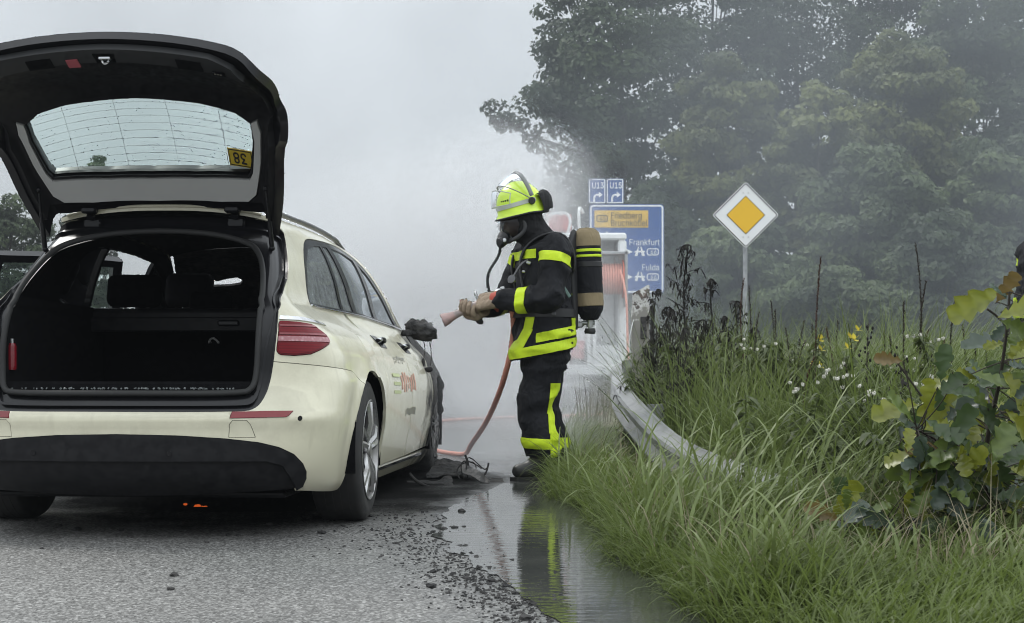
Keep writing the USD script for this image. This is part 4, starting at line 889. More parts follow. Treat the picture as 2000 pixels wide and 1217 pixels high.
    hood = cutp(hood, []); hv = hood.triangles_center; hood.update_faces(~((np.linalg.norm((hv - ctr) * (1, .85, .85), axis=1) < .105)))
    part(fig, 'hood', wrinkle(hood, .010, 12., 9), 'hood_black', True)
    return fig

FF_LOC = np.array([fx(1050) + (1050 - 1000) / F * 9.0, 9.0, 0.0])
ff = build_person('firefighter in black turnout gear and lime helmet spraying the burnt car', loc=FF_LOC)

def head_gear(fig):
    hd = J['head']; T = _A.translation_matrix(hd + (.012, 0, .082)) @ euler((0, 0, HEAD_YAW * .8)) @ euler((0, -17, 0))
    th, ph = np.meshgrid(np.linspace(0, 2 * np.pi, 49), np.linspace(0, 1, 17), indexing='ij')
    # shell: dome with a ridge, then a flared brim that is longer at the nape
    ang = ph * np.pi / 2; f_ = np.cos(th); a = np.where(f_ < 0, .155, .150); X = a * np.cos(th) * np.cos(ang); Y = .125 * np.sin(th) * np.cos(ang); Z = .145 * np.sin(ang) + .012 * np.exp(-(Y / .03) ** 2) * np.sin(ang)
    rim = np.stack([X, Y, Z], -1)
    k = 49; v = rim.reshape(-1, 3); i, jx = np.meshgrid(np.arange(48), np.arange(16), indexing='ij'); q = np.stack([i * 17 + jx, (i + 1) * 17 + jx, (i + 1) * 17 + jx + 1, i * 17 + jx + 1], -1).reshape(-1, 4)
    dome = trimesh.Trimesh(v, np.vstack([q[:, [0, 1, 2]], q[:, [0, 2, 3]]]), process=False)
    t = np.linspace(0, 2 * np.pi, 49); prof = [(1.0, .0), (1.03, -.03), (1.10, -.052), (1.115, -.056), (1.10, -.060), (1.02, -.040), (.97, -.01)]
    rows_ = []
    for s, z in prof:
        back = np.clip(np.cos(t), 0, 1); front = np.clip(-np.cos(t), 0, 1)
        rows_.append(np.stack([np.where(np.cos(t) < 0, .155, .150) * np.cos(t) * (s + .10 * front * max(0, s - 1) * 4), .125 * np.sin(t) * s, z * (1 + .45 * back - .15 * front)], -1))
    v = np.stack(rows_, 1).reshape(-1, 3); n = len(prof); i, jx = np.meshgrid(np.arange(48), np.arange(n - 1), indexing='ij'); q = np.stack([i * n + jx, i * n + jx + 1, (i + 1) * n + jx + 1, (i + 1) * n + jx], -1).reshape(-1, 4)
    brim = trimesh.Trimesh(v, np.vstack([q[:, [0, 1, 2]], q[:, [0, 2, 3]]]), process=False)
    def put(m): m = m.copy(); m.apply_transform(T); return m
    he = part(fig, 'helmet', put(cat(dome, brim)), 'helmet_lime', 45)
    part(he, 'brim_edge', put(tube(np.stack([np.where(np.cos(t) < 0, .155, .150) * np.cos(t) * (1.118 + .045 * np.clip(-np.cos(t), 0, 1)), .125 * np.sin(t) * 1.118, -.057 * (1 + .45 * np.clip(np.cos(t), 0, 1) - .15 * np.clip(-np.cos(t), 0, 1))], -1), .006, 6, cap=False)), 'mask_rubber', True)
    tt = np.linspace(-2.0, 2.0, 40) + np.pi
    part(he, 'reflex_band', put(cat(*[trimesh.Trimesh(np.vstack([np.stack([.1575 * np.cos(tt), .1275 * np.sin(tt), .004 + 0 * tt], -1), np.stack([.154 * np.cos(tt), .1245 * np.sin(tt), .030 + 0 * tt], -1)]), np.vstack([np.stack([np.arange(39), np.arange(39) + 1, np.arange(39) + 40], 1), np.stack([np.arange(39) + 1, np.arange(39) + 41, np.arange(39) + 40], 1)]), process=False)])), 'helmet_band', True)
    # raised face shield: a clear curved pane with a grey rim, hinged above the ears
    def shield(r, a0, a1, span, yr=.80):
        p_, al = np.meshgrid(np.linspace(-span, span, 30), np.radians(np.linspace(a0, a1, 8)), indexing='ij')
        P = np.stack([-r * np.cos(p_) * np.cos(al) + .03, r * yr * np.sin(p_), r * np.cos(p_) * np.sin(al) + .012], -1); i, jx = np.meshgrid(np.arange(29), np.arange(7), indexing='ij'); q = np.stack([i * 8 + jx, (i + 1) * 8 + jx, (i + 1) * 8 + jx + 1, i * 8 + jx + 1], -1).reshape(-1, 4)
        return trimesh.Trimesh(P.reshape(-1, 3), np.vstack([q[:, [0, 1, 2]], q[:, [0, 2, 3]]]), process=False), P
    sh, g = shield(.196, 46, 88, 1.42)
    vz = part(he, 'face_shield', put(sh), 'visor_clear', True)
    part(vz, 'shield_rim', put(cat(tube(g[:, 7], .009, 6, flat=1.6), tube(g[:, 0], .0035, 6))), 'visor_frame', True)
    sh2, g2 = shield(.215, 6, 34, .85, .72)
    v2 = part(he, 'eye_shield', put(sh2), 'visor_clear', True); part(v2, 'eye_shield_rim', put(cat(tube(g2[:, 7], .003, 6), tube(g2[:, 0], .003, 6), tube(g2[0], .003, 6), tube(g2[-1], .003, 6))), 'helmet_band', True)
    for s in (-1, 1): part(he, 'shield_knob', put(lathe([(0, .012), (.02, .010), (.024, 0), (0, 0)], (.03, s * .131, .012), (0, s, 0), 16)), 'mask_rubber', 40)
    part(he, 'emblem', put(cat(*[box((.004, .009, .016), (-.142 * math.cos(a), -.118 * math.sin(a), .052), (0, 0, math.degrees(a))) for a in (.38, .50, .62, .74)])), 'print_black')
    # leather nape guard
    t = np.linspace(-1.15, 1.15, 24); rr0 = [np.stack([a_ * np.cos(t) + .01, b_ * np.sin(t), z_ - .02 * (1 - np.cos(t)) + 0 * t], -1) for a_, b_, z_ in ((.140, .118, .050), (.165, .130, .058), (.190, .142, .046), (.203, .148, .012), (.204, .148, -.030), (.195, .142, -.065))]
    v = np.vstack(rr0); kk = np.arange(23); part(he, 'nape_guard', put(trimesh.Trimesh(v, np.vstack([np.vstack([np.stack([kk + o_ * 24, kk + o_ * 24 + 1, kk + o_ * 24 + 24], 1), np.stack([kk + o_ * 24 + 1, kk + o_ * 24 + 25, kk + o_ * 24 + 24], 1)]) for o_ in range(5)]), process=False)), 'hood_black', True)
    # breathing mask
    ring = [hd + (-.090 + .085 * abs(math.sin(a)) ** 2 - .016 * math.cos(a), .104 * math.sin(a), -.048 + .100 * math.cos(a)) for a in np.linspace(0, 2 * np.pi, 40)]
    mk = part(fig, 'breathing_mask', turn_head(cat(bones([(hd + (-.098, 0, -.112), .038, hd + (-.120, -.004, -.142), .034), (hd + (-.120, -.004, -.142), .034, hd + (-.124, -.006, -.162), .030)], .01, 4))), 'mask_rubber', True)
    part(mk, 'mask_frame', turn_head(tube(ring, .0135, 8, cap=False)), 'mask_rim', True)
    th, ph = np.meshgrid(np.linspace(-1, 1, 17), np.linspace(-1, 1, 15), indexing='ij'); r = np.hypot(th, ph); sq = np.where(r > 1e-6, np.maximum(np.abs(th), np.abs(ph)) / np.maximum(r, 1e-6), 1); u_, w_ = th * sq, ph * sq; rr_ = np.hypot(u_, w_)
    P = np.stack([-.090 - .016 * w_ + .085 * (u_ ** 2) - .050 * (1 - rr_ ** 2), .104 * u_, -.048 + .100 * w_], -1).reshape(-1, 3) + hd
    i, jx = np.meshgrid(np.arange(16), np.arange(14), indexing='ij'); q = np.stack([i * 15 + jx, (i + 1) * 15 + jx, (i + 1) * 15 + jx + 1, i * 15 + jx + 1], -1).reshape(-1, 4)
    part(mk, 'mask_visor', turn_head(trimesh.Trimesh(P, np.vstack([q[:, [0, 1, 2]], q[:, [0, 2, 3]]]), process=False)), 'mask_glass', True)
    part(mk, 'demand_valve', cat(lathe([(0, .03), (.022, .028), (.030, .015), (.030, -.02), (.02, -.03), (0, -.03)], RH(hd + (-.132, -.030, -.152)), (-.6, -.7, -.2), 20)), 'mask_rubber', 40)
    part(mk, 'valve_cap', lathe([(0, .006), (.012, .004), (.014, -.004), (0, -.004)], RH(hd + (-.130, -.062, -.145)), (-.2, -1, .2), 14), 'steel', 40)
    part(mk, 'air_hose', tube(spline([RH(hd + (-.140, -.02, -.178)), (fx(972), -.08, fz(505)), (fx(956), -.10, fz(532)), (fx(953), -.10, fz(556)), (fx(960), -.10, fz(575)), (fx(985), -.12, fz(575))], 30), .0085, 8), 'mask_rubber', True)
head_gear(ff)

# gloves on the nozzle
NZ0, NZ1 = np.array([fx(972), -.06, fz(578)]), np.array([fx(866), -.06, fz(626)])
nd = (NZ1 - NZ0) / np.linalg.norm(NZ1 - NZ0)
gl = part(ff, 'glove', glove(J['wrL'] + (-.035, .02, .0), (-.88, .42, -.12), (.1, .75, -.65), (.75, .85, .7), -1, 1.28), 'glove_leather', True)
part(gl, 'glove_cuff', tube([J['wrL'] + (.03, .0, .003), J['wrL'] + (-.015, .008, .002), J['wrL'] + (-.055, .03, -.003)], [.062, .056, .046], 16), 'glove_red', True)
gr = part(ff, 'glove', glove(J['wrR'] + (-.02, -.01, -.01), (-.55, -.62, -.35), (-.2, -.55, .8), (.6, .8, .7), 1, 1.28), 'glove_leather', True)
part(gr, 'glove_cuff', tube([J['wrR'] + (.05, .03, .02), J['wrR'] + (-.0, -.0, .0), J['wrR'] + (-.03, -.02, -.012)], [.062, .056, .046], 16), 'glove_red', True)

# breathing apparatus carried on the back
ba = thing('breathing_apparatus', 'compressed air breathing apparatus with covered bottle on the firefighter back', 'breathing apparatus', loc=FF_LOC)
ax0, ax1 = np.array([fx(1152), -.02, fz(622)]), np.array([fx(1145), -.02, fz(450)]); axd = (ax1 - ax0) / np.linalg.norm(ax1 - ax0); Lb = np.linalg.norm(ax1 - ax0); R_ = .088
def along(t0, t1, r0, r1, bulge=0): return lathe([(0, t0 * Lb), (r0 * .96, t0 * Lb), (r0, t0 * Lb + .004), ((r0 + r1) / 2 + bulge, (t0 + t1) / 2 * Lb), (r1, t1 * Lb - .004), (r1 * .96, t1 * Lb), (0, t1 * Lb)], ax0, axd, 36)
part(ba, 'bottle_cover', wrinkle(lathe([(0, -.01), (.04, -.012), (.055, .0), (R_ * .93, .05), (R_ * .985, .08), (R_, .20), (R_ * .985, .35), (R_ * .96, Lb * .9), (R_ * .85, Lb * .97), (R_ * .5, Lb * 1.0), (0, Lb * 1.01)], ax0, axd, 40), .006, 8, 3), 'turnout_black', 40)
part(ba, 'tan_panel', along(.135, .285, R_ * 1.03, R_ * 1.03), 'tan_cloth', 40)
part(ba, 'tan_panel', lathe([(R_ * 1.0, .815 * Lb), (R_ * .995, .90 * Lb), (R_ * .9, .97 * Lb), (R_ * .55, 1.018 * Lb), (0, 1.03 * Lb)], ax0, axd, 36), 'tan_cloth', True)
part(ba, 'reflex_band', along(.745, .785, R_ * 1.02, R_ * 1.015), 'hi_vis', 40); part(ba, 'reflex_band', along(.685, .720, R_ * 1.025, R_ * 1.02), 'hi_vis', 40)
part(ba, 'strap', along(.575, .64, R_ * 1.03, R_ * 1.03), 'mask_rubber', 40)
part(ba, 'valve', cat(cyl(ax0 + (0, 0, .0), ax0 + (0, 0, -.055), .022, 16), cyl(ax0 + (-.05, 0, -.03), ax0 + (.03, 0, -.03), .014, 12), cyl(ax0 + (.0, 0, -.05), ax0 + (0, 0, -.066), .012, 12), box((.05, .03, .04), ax0 + (-.07, 0, -.04), bevel=.008)), 'steel', 40)
part(ba, 'valve_wheel', lathe([(0, -.015), (.030, -.015), (.036, 0), (.030, .018), (0, .018)], ax0 + (.0, -.01, -.082), (0, 0, 1), 14), 'mask_rubber', 40)
part(ba, 'back_plate', cat(hull_of([((fx(1122), -.08, fz(640)), .02), ((fx(1122), .10, fz(640)), .02), ((fx(1112), -.09, fz(480)), .02), ((fx(1112), .09, fz(480)), .02), ((fx(1120), -.06, fz(455)), .018), ((fx(1120), .06, fz(455)), .018)], .04, 2), box((.05, .10, .10), (fx(1132), 0, fz(560)), bevel=.02)), 'mask_rubber', 40)
for s, sh_ in ((-1, J['shL']), (1, J['shR'])):
    c = np.array([.03, 0, 0]) + (sh_ - J['neck']) * .62
    y = s * .125
    strap = spline([(fx(1118), y, 1.30), (fx(1116), y, 1.45), (.13 + (0.02 if s < 0 else -.06), y, 1.535), (.02 + (.02 if s < 0 else -.06), y, 1.535), (-.10 - (0 if s < 0 else .055), y, 1.41), (-.105 - (0 if s < 0 else .05), y, 1.28), (-.09 - (0 if s < 0 else .04), y * 1.1, 1.12)], 26)
    part(ba, 'shoulder_strap', tube(strap, .026, 8, flat=.35), 'mask_rubber', True)
part(ba, 'waist_belt', band(bones([((.06, -.09, 1.12), .158, (.01, .09, 1.12), .158), ((.06, -.09, 1.0), .168, (.01, .09, 1.0), .168), ((.06, -.09, 1.12), .158, (.06, -.09, 1.0), .168), ((.01, .09, 1.12), .158, (.01, .09, 1.0), .168)], .03, 6), [((0, 0, 1.02), (0, 0, 1)), ((0, 0, 1.07), (0, 0, -1))], None, .2, .016), 'mask_rubber', True)
part(ba, 'buckle', cat(box((.035, .018, .028), (fx(1078), -.262, fz(604)), (0, 0, 8), .005), box((.03, .016, .022), (fx(1079), -.262, fz(615)), (0, 0, 8), .005)), 'dark_steel')
part(ba, 'tag', box((.020, .008, .075), (fx(1104), -.247, fz(574)), (0, -34, 10), .003), 'label_green')
part(ba, 'pressure_gauge', cat(lathe([(0, .012), (.026, .010), (.030, 0), (.026, -.012), (0, -.014)], (fx(1000), -.20, fz(549)), (-.5, -1, .3), 20), tube(spline([(fx(1000), -.195, fz(549)), (fx(1008), -.19, fz(535)), (fx(1018), -.185, fz(520)), (fx(1030), -.165, fz(512))], 12), .008, 8)), 'dark_steel', 40)
part(ba, 'clip', cat(box((.03, .02, .02), (fx(1032), -.185, fz(517)), (0, 20, 0), .005), box((.022, .02, .014), (fx(1022), -.185, fz(534)), (0, 10, 0), .004)), 'steel')

# hose nozzle held in both hands
nz = thing('hose_nozzle', 'metal branch pipe nozzle gripped in the firefighter gloved hands', 'nozzle', loc=FF_LOC)
ln = np.linalg.norm(NZ1 - NZ0)
part(nz, 'barrel', lathe([(0, 0), (.026, 0), (.026, .05), (.034, .055), (.034, .10), (.028, .105), (.026, .16), (.030, .165), (.030, .22), (.024, .23), (.024, ln - .085), (.027, ln - .075), (0, ln - .075)], NZ0, nd, 28), 'nozzle_alloy', 40)
part(nz, 'nozzle_tip', lathe([(0, ln - .08), (.027, ln - .08), (.030, ln - .05), (.040, ln - .02), (.042, ln), (.036, ln + .004), (.028, ln - .02), (0, ln - .02)], NZ0, nd, 28), 'nozzle_tip_grey', 40)
b0 = NZ0 + nd * .13
part(nz, 'bail_handle', tube(spline([b0 + (0, -.036, .0), b0 + (-.005, -.036, .03), b0 + (-.02, -.030, .068), b0 + (-.02, 0, .076), b0 + (-.02, .030, .068), b0 + (-.005, .036, .03), b0 + (0, .036, 0)], 24), .0075, 8), 'steel', True)
part(nz, 'lever', tube([NZ0 + nd * .245 + (0, 0, .02), NZ0 + nd * .245 + (-.008, 0, .075)], [.009, .011], 10), 'hose_red', True)
part(nz, 'pistol_grip', bones([(NZ0 + nd * .16 + (0, 0, -.02), .020, NZ0 + nd * .13 + (.0, 0, -.10), .022), (NZ0 + nd * .13 + (0, 0, -.10), .022, NZ0 + nd * .12 + (0, 0, -.115), .02)], .01, 4), 'mask_rubber', True)
part(nz, 'coupling', cat(lathe([(0, -.06), (.036, -.06), (.040, -.05), (.040, -.035), (.034, -.03), (.040, -.02), (.040, .0), (0, .0)], NZ0, nd, 24), *[box((.02, .012, .016), NZ0 - nd * .03 + np.array([0, .04 * math.cos(a), .04 * math.sin(a)]), (math.degrees(a), 0, 0), .003) for a in (0, 2.1, 4.2)]), 'steel', 40)
# the hose: down from the nozzle, over the ground and back to the reel of the fire engine
REEL = np.array([(1196 - 1000) / F * 22.9, 22.72, H - (538 - HY) / F * 22.9])
gp = lambda px, py: G3(px, py) + (0, 0, .022)
o = FF_LOC
hp1 = [o + NZ0 - nd * .05, o + np.array([fx(996), -.02, fz(592)]), o + np.array([fx(1003), .06, fz(625)]), o + np.array([fx(1001), .10, fz(665)]), o + np.array([fx(991), .18, fz(715)]), W3(971, 778, 9.5), W3(940, 840, 10.1), W3(916, 876, 10.6)]
hp2 = [gp(901, 893), gp(868, 889), gp(835, 880), gp(815, 858), gp(825, 836), gp(880, 824), gp(985, 819), gp(1090, 816), gp(1140, 814), gp(1185, 811)]
bottom = REEL + np.array([.16, -.12, 0]); 
hp3 = [np.array([bottom[0] + .16, 21.6, .024]), np.array([bottom[0] + .09, 22.35, .35]), np.array([bottom[0] + .05, 22.5, 1.1]), np.array([bottom[0] + .0, 22.52, 1.9]), np.array([bottom[0] - .06, 22.60, 2.14])]
hose = spline(np.array(hp1 + hp2 + hp3), 240); hose[:, 2] = np.maximum(hose[:, 2], .02)
top('fire_hose', tube(hose, .0185, 10), 'hose_orange', 'orange red hose from the nozzle down over the road to the reel', 'hose', smooth=True)
# ------------------------------------------------------------------ road signs
flat('sign_blue', (.030, .085, .26), .42)
flat('sign_white', (.72, .73, .73), .42)
flat('sign_amber', (.62, .40, .07), .42)
flat('sign_yellow', (.72, .43, .03), .42)
worn('zinc', (.30, .31, .32), (.40, .41, .42), 14., (.35, .6), metal=.7)
worn('rail_zinc', (.28, .285, .29), (.18, .185, .185), 1.5, (.42, .55), metal=.3)
YS = 40.0; K = F / YS
def sx(px): return (px - 1000) / K
def sz(py): return H - (py - HY) / K
sg1 = thing('direction_sign', 'blue direction sign with amber panel naming Friedberg and Bruchköbel', 'road sign', loc=(0, YS, 0))
def plate(poly, y, d=.03): return prism(poly, d, (0, y, 0))
part(sg1, 'board', plate(rrect(sx(1151), sz(573), sx(1297), sz(399), .10), 0, .05), 'sign_blue')
o_ = rrect(sx(1152.5), sz(571.5), sx(1295.5), sz(400.5), .09); part(sg1, 'border', plate(o_.difference(o_.buffer(-.045)), -.006, .005), 'sign_white')
part(sg1, 'amber_panel', plate(sg.box(sx(1161), sz(444.5), sx(1266), sz(411)), -.010, .009), 'sign_amber')
def words(par, name, s, h, px, py, m, y=-.012, w=None, bold=False):
    t = text_xz(s, h, (sx(px), y, sz(py)), .004, bold)
    if w:
        v = np.array(t.vertices); x0 = v[:, 0].min(); v[:, 0] = x0 + (v[:, 0] - x0) * (w / K) / (v[:, 0].max() - x0); t.vertices = v
    part(par, name, t, m)
words(sg1, 'lettering', 'Friedberg', .175, 1192, 427, 'print_black', -.016, 60)
words(sg1, 'lettering', 'Bruchköbel', .175, 1192, 441.5, 'print_black', -.016, 71)
words(sg1, 'lettering', 'Frankfurt', .17, 1228, 479, 'sign_white', -.008, 59)
words(sg1, 'lettering', 'Fulda', .17, 1253, 528, 'sign_white', -.008, 33)
for y0, pm, num, mm in ((427, 1165, '45', 'print_black'),):
    b = rrect(sx(1165), sz(434), sx(1187), sz(420), .06); part(sg1, 'route_shield', plate(b.difference(b.buffer(-.025)), -.016, .005), mm); words(sg1, 'lettering', num, .12, 1170, 431.5, mm, -.016, 12)
for r0 in (492, 541):
    b = rrect(sx(1263), sz(r0 + 7), sx(1287), sz(r0 - 7), .07); part(sg1, 'route_shield', plate(b.difference(b.buffer(-.028)), -.008, .005), 'sign_white'); words(sg1, 'lettering', '66', .11, 1270, r0 + 4, 'sign_white', -.008, 11)
    # motorway symbol: two carriageways under a bridge
    ax = sx(1249.5); az = sz(r0 + 8)
    part(sg1, 'motorway_symbol', cat(plate(sg.Polygon([(ax - .15, az), (ax - .06, az), (ax - .02, az + .26), (ax - .045, az + .26)]), -.008, .005), plate(sg.Polygon([(ax + .06, az), (ax + .15, az), (ax + .045, az + .26), (ax + .02, az + .26)]), -.008, .005), plate(sg.Polygon([(ax - .16, az + .10), (ax + .16, az + .10), (ax + .13, az + .145), (ax - .13, az + .145)]), -.0125, .004)), 'sign_white')
    sh_ = so.unary_union([sg.box(sx(1205), sz(r0 + 1.3), sx(1225), sz(r0 - 1.3)), sg.Polygon([(sx(1223), sz(r0 - 6)), (sx(1236), sz(r0)), (sx(1223), sz(r0 + 6))])]); part(sg1, 'arrow', plate(sh_, -.008, .005), 'sign_white')
for ap in (1169, 1185):
    sh_ = so.unary_union([sg.box(sx(ap - 1.5), sz(560), sx(ap + 1.5), sz(460)), sg.Polygon([(sx(ap - 6), sz(463)), (sx(ap), sz(450)), (sx(ap + 6), sz(463))])]); part(sg1, 'arrow', plate(sh_, -.008, .005), 'sign_white')
for px in (1170, 1275): part(sg1, 'post', cyl((sx(px), .10, 0.2), (sx(px), .10, sz(402)), .057, 16), 'zinc', 40)
for i, (t, x0) in enumerate((('U13', 1149.5), ('U15', 1184.5))):
    ds = thing('diversion_sign', f'small blue {t} sign with a turn arrow above the direction sign', 'road sign', loc=(0, YS, 0))
    b = rrect(sx(x0), sz(397.5), sx(x0 + 33.5), sz(349), .04); part(ds, 'board', plate(b, 0, .03), 'sign_blue'); b2 = b.buffer(-.012); part(ds, 'border', plate(b2.difference(b2.buffer(-.028)), -.006, .005), 'sign_white')
    words(ds, 'lettering', t, .165, x0 + 5.5, 368, 'sign_white', -.008, 23, True)
    c = [(x0 + 11, 394), (x0 + 11, 386), (x0 + 13, 382), (x0 + 17, 380.5), (x0 + 22, 380.5)]
    ln_ = sg.LineString([(sx(a), sz(b_)) for a, b_ in c]).buffer(.026, cap_style='flat'); hd_ = sg.Polygon([(sx(x0 + 20), sz(374.5)), (sx(x0 + 28), sz(380.5)), (sx(x0 + 20), sz(386.5))])
    part(ds, 'arrow', plate(so.unary_union([ln_, hd_]), -.008, .005), 'sign_white')
    part(ds, 'bracket', cat(box((.03, .03, .75), (sx(x0 + 16), .05, sz(385)))), 'zinc')
YP = 19.3; KP = F / YP
pr = thing('priority_sign', 'yellow and white diamond priority road sign on a thin post', 'road sign', loc=((1456.5 - 1000) / KP, YP, H - (420 - HY) / KP))
def dia(r, rad): return rrect(-r * .7071, -r * .7071, r * .7071, r * .7071, rad)
rot45 = lambda p: shapely.affinity.rotate(p, 45, origin=(0, 0))
part(pr, 'plate', prism(rot45(dia(.452, .035)), .025, (0, 0, 0)), 'sign_white')
d1 = rot45(dia(.437, .03)); part(pr, 'black_rim', prism(d1.difference(d1.buffer(-.010)), .003, (0, -.0045, 0)), 'print_black')
part(pr, 'yellow_field', prism(rot45(dia(.252, .006)), .004, (0, -.0055, 0)), 'sign_yellow'); d2 = rot45(dia(.262, .008)); part(pr, 'inner_rim', prism(d2.difference(d2.buffer(-.008)), .003, (0, -.0045, 0)), 'print_black')
part(pr, 'post', cyl((0, .05, -2.9), (0, .05, .30), .03, 14), 'zinc', 40)
for dx, dz in ((-.035, .30), (.035, .30), (-.035, -.30), (.035, -.30)): part(pr, 'bolt', cyl((dx, -.008, dz), (dx, .0, dz), .008, 8), 'zinc', 40)

# ------------------------------------------------------------------ guard rail: a W beam that sinks and swings away from the road at its end
rl = thing('guard_rail', 'grey steel guard rail curving down into the tall grass', 'guard rail')
path = np.array([(2.20, 22.0, .62), (1.42, 16.0, .62), (1.02, 13.0, .61), (.86, 11.2, .575), (.795, 9.9, .46), (.845, 8.7, .315), (.985, 7.55, .17), (1.17, 6.85, .115), (1.40, 6.25, .06), (1.66, 5.7, .0)])
pc_ = spline(path, 70)
prof = [(0, .15), (.012, .148), (.03, .12), (.075, .10), (.085, .075), (.068, .03), (.058, 0), (.068, -.03), (.085, -.075), (.075, -.10), (.03, -.12), (.012, -.148), (0, -.15)]
prof = [(a_ * 1.0, b_ * .86) for a_, b_ in prof]
t = np.gradient(pc_, axis=0); t[:, 2] = 0; t /= np.linalg.norm(t, axis=1, keepdims=True); side = np.cross(t, [0, 0, 1.]); side *= np.sign(-side[:, :1])
V = np.stack([pc_ + side * a + np.array([0, 0, b]) for a, b in prof], 1); n_, k_ = V.shape[:2]
i, jx = np.meshgrid(np.arange(n_ - 1), np.arange(k_ - 1), indexing='ij'); q = np.stack([i * k_ + jx, i * k_ + jx + 1, (i + 1) * k_ + jx + 1, (i + 1) * k_ + jx], -1).reshape(-1, 4)
beam = trimesh.Trimesh(V.reshape(-1, 3), np.vstack([q[:, [0, 1, 2]], q[:, [0, 2, 3]]]), process=False)
part(rl, 'beam', cat(beam, trimesh.Trimesh(np.array(beam.vertices) + np.repeat(-side, k_, 0) * .004, np.array(beam.faces)[:, ::-1], process=False)), 'rail_zinc', 40)
for k in (0, 12, 22, 31, 39, 47, 55):
    c = pc_[k] - side[k] * .07; part(rl, 'post', cat(box((.10, .055, max(.12, c[2] + .15 + .3)), (c[0], c[1], (c[2] + .12 - .3) / 2)), box((.02, .12, .06), pc_[k] - side[k] * .02)), 'rail_zinc')
for k in (6, 18, 28, 36, 44): part(rl, 'bolt', cat(*[blob(pc_[k] + side[k] * (.02 + .002) + np.array([0, 0, z]), .013, 1, 1, 0) for z in (-.02, .02)]), 'zinc', True)

# ------------------------------------------------------------------ delineator post, heat-buckled and sooty
mat(stage, LOOK + 'scorched_white', {"tc": ("texture_coordinate", {}), "sep": ("separate_xyz", {}), "n": ("noise_texture", {"scale": 9., "detail": 6., "roughness": .7}), "a": ("math", {"math_type": "multiply_add", "value2": -3.2, "value3": 3.30}), "b": ("math", {"math_type": "multiply_add", "value2": 2.4}), 
    "r": ("rgb_ramp", {"ramp": [(.0, (.70, .70, .68)), (.42, (.62, .61, .59)), (.52, (.16, .12, .10)), (.68, (.05, .04, .035)), (.80, (.55, .54, .52)), (1, (.20, .19, .17))]}), "p": ("principled_bsdf", {"roughness": .6})},
    [("tc.object", "sep.vector"), ("tc.object", "n.vector"), ("sep.z", "a.value1"), ("n.fac", "b.value1"), ("a.value", "b.value3"), ("b.value", "cl.value"), ("cl.result", "r.fac"), ("r.color", "p.base_color")] if False else
    [("tc.object", "sep.vector"), ("tc.object", "n.vector"), ("sep.z", "a.value1"), ("n.fac", "b.value1"), ("a.value", "b.value3"), ("b.value", "r.fac"), ("r.color", "p.base_color")], surface="p.BSDF")
YG = 10.4; KG = F / YG; gx = (1251.5 - 1000) / KG
gp_ = thing('delineator_post', 'white roadside marker post with slanted top, scorched brown and buckled', 'marker post', loc=(gx, YG, 0))
ht = lambda py: H - (py - HY) / KG
body_ = sg.Polygon([(-.058, 0), (-.058, ht(572)), (.066, ht(555)), (.066, 0)]).buffer(-.008).buffer(.008)
part(gp_, 'shaft', warp(trimesh.Trimesh(*trimesh.remesh.subdivide_to_size(*(lambda m: (m.vertices, m.faces))(prism(body_, .10)), .06)), .030, 5, 6), 'scorched_white', 30)
part(gp_, 'reflector', box((.045, .012, .16), (.02, -.008, ht(640)), bevel=.004), 'charred'); part(gp_, 'back_plate', warp(box((.03, .03, .55), (.085, .03, ht(670))), .03, 6, 2), 'charred')
part(gp_, 'peeled_strip', tube(spline([(-.055, -.01, ht(625)), (-.075, -.02, ht(648)), (-.085, -.02, ht(665)), (-.080, -.02, ht(690))], 12), [.009] * 12, 6, flat=.4), 'sign_white', True)

# ------------------------------------------------------------------ fire engine seen from behind through the smoke
flat('engine_red', (.45, .045, .035), .35, coat=.4)
flat('engine_white', (.70, .71, .71), .35, coat=.4)
worn('shutter', (.48, .49, .50), (.40, .41, .42), 8., (.3, .5), metal=.5)
flat('reel_red', (.62, .12, .06), .5)
flat('rubber_black', (.012, .012, .012), .7)
YE = 23.0; KE = F / YE
def ex(px): return (px - 1000) / KE
def ez(py): return H - (py - HY) / KE
fe = thing('fire_engine', 'fire engine seen from behind in the smoke, hose reel open', 'fire engine', loc=(0, YE, 0))
x0, x1 = ex(962), ex(1224)
xm = (x0 + x1) / 2; w_ = x1 - x0
part(fe, 'body', cat(box((.14, 6.2, 1.75), (x0 + .07, 3.1, 1.78), bevel=.03), box((.14, 6.2, 1.75), (x1 - .07, 3.1, 1.78), bevel=.03), box((w_, 6.2, .12), (xm, 3.1, 2.71), bevel=.03), box((w_ - .3, .1, 1.7), (xm, .75, 1.8)), box((w_, .55, .35), (xm, .3, .78), bevel=.03)), 'engine_white')
part(fe, 'cab', box((w_ - .05, 2.2, 1.9), (xm, 7.4, 1.75), bevel=.15), 'engine_red')
part(fe, 'chassis', box((1.0, 8.2, .3), (xm, 4.2, .62)), 'rubber_black')
part(fe, 'pump_panel', box((.95, .12, 1.35), (x0 + .75, .12, 1.78), bevel=.02), 'shutter')
for k in range(9): part(fe, 'shutter_slat', box((.92, .03, .135), (x0 + .75, .045, 1.18 + .15 * k), bevel=.012), 'shutter')
part(fe, 'reel_frame', cat(box((.05, .5, .9), (ex(1221), .02, ez(545)), bevel=.01), box((.50, .5, .05), (ex(1195), .02, ez(496)), bevel=.01), box((.05, .5, .9), (ex(1171), .02, ez(545)), bevel=.01)), 'zinc')
rp = lambda r, w: lathe([(0, -w / 2), (r, -w / 2), (r, w / 2), (0, w / 2)], (ex(1194), -.02, ez(545)), (1, 0, 0), 32)
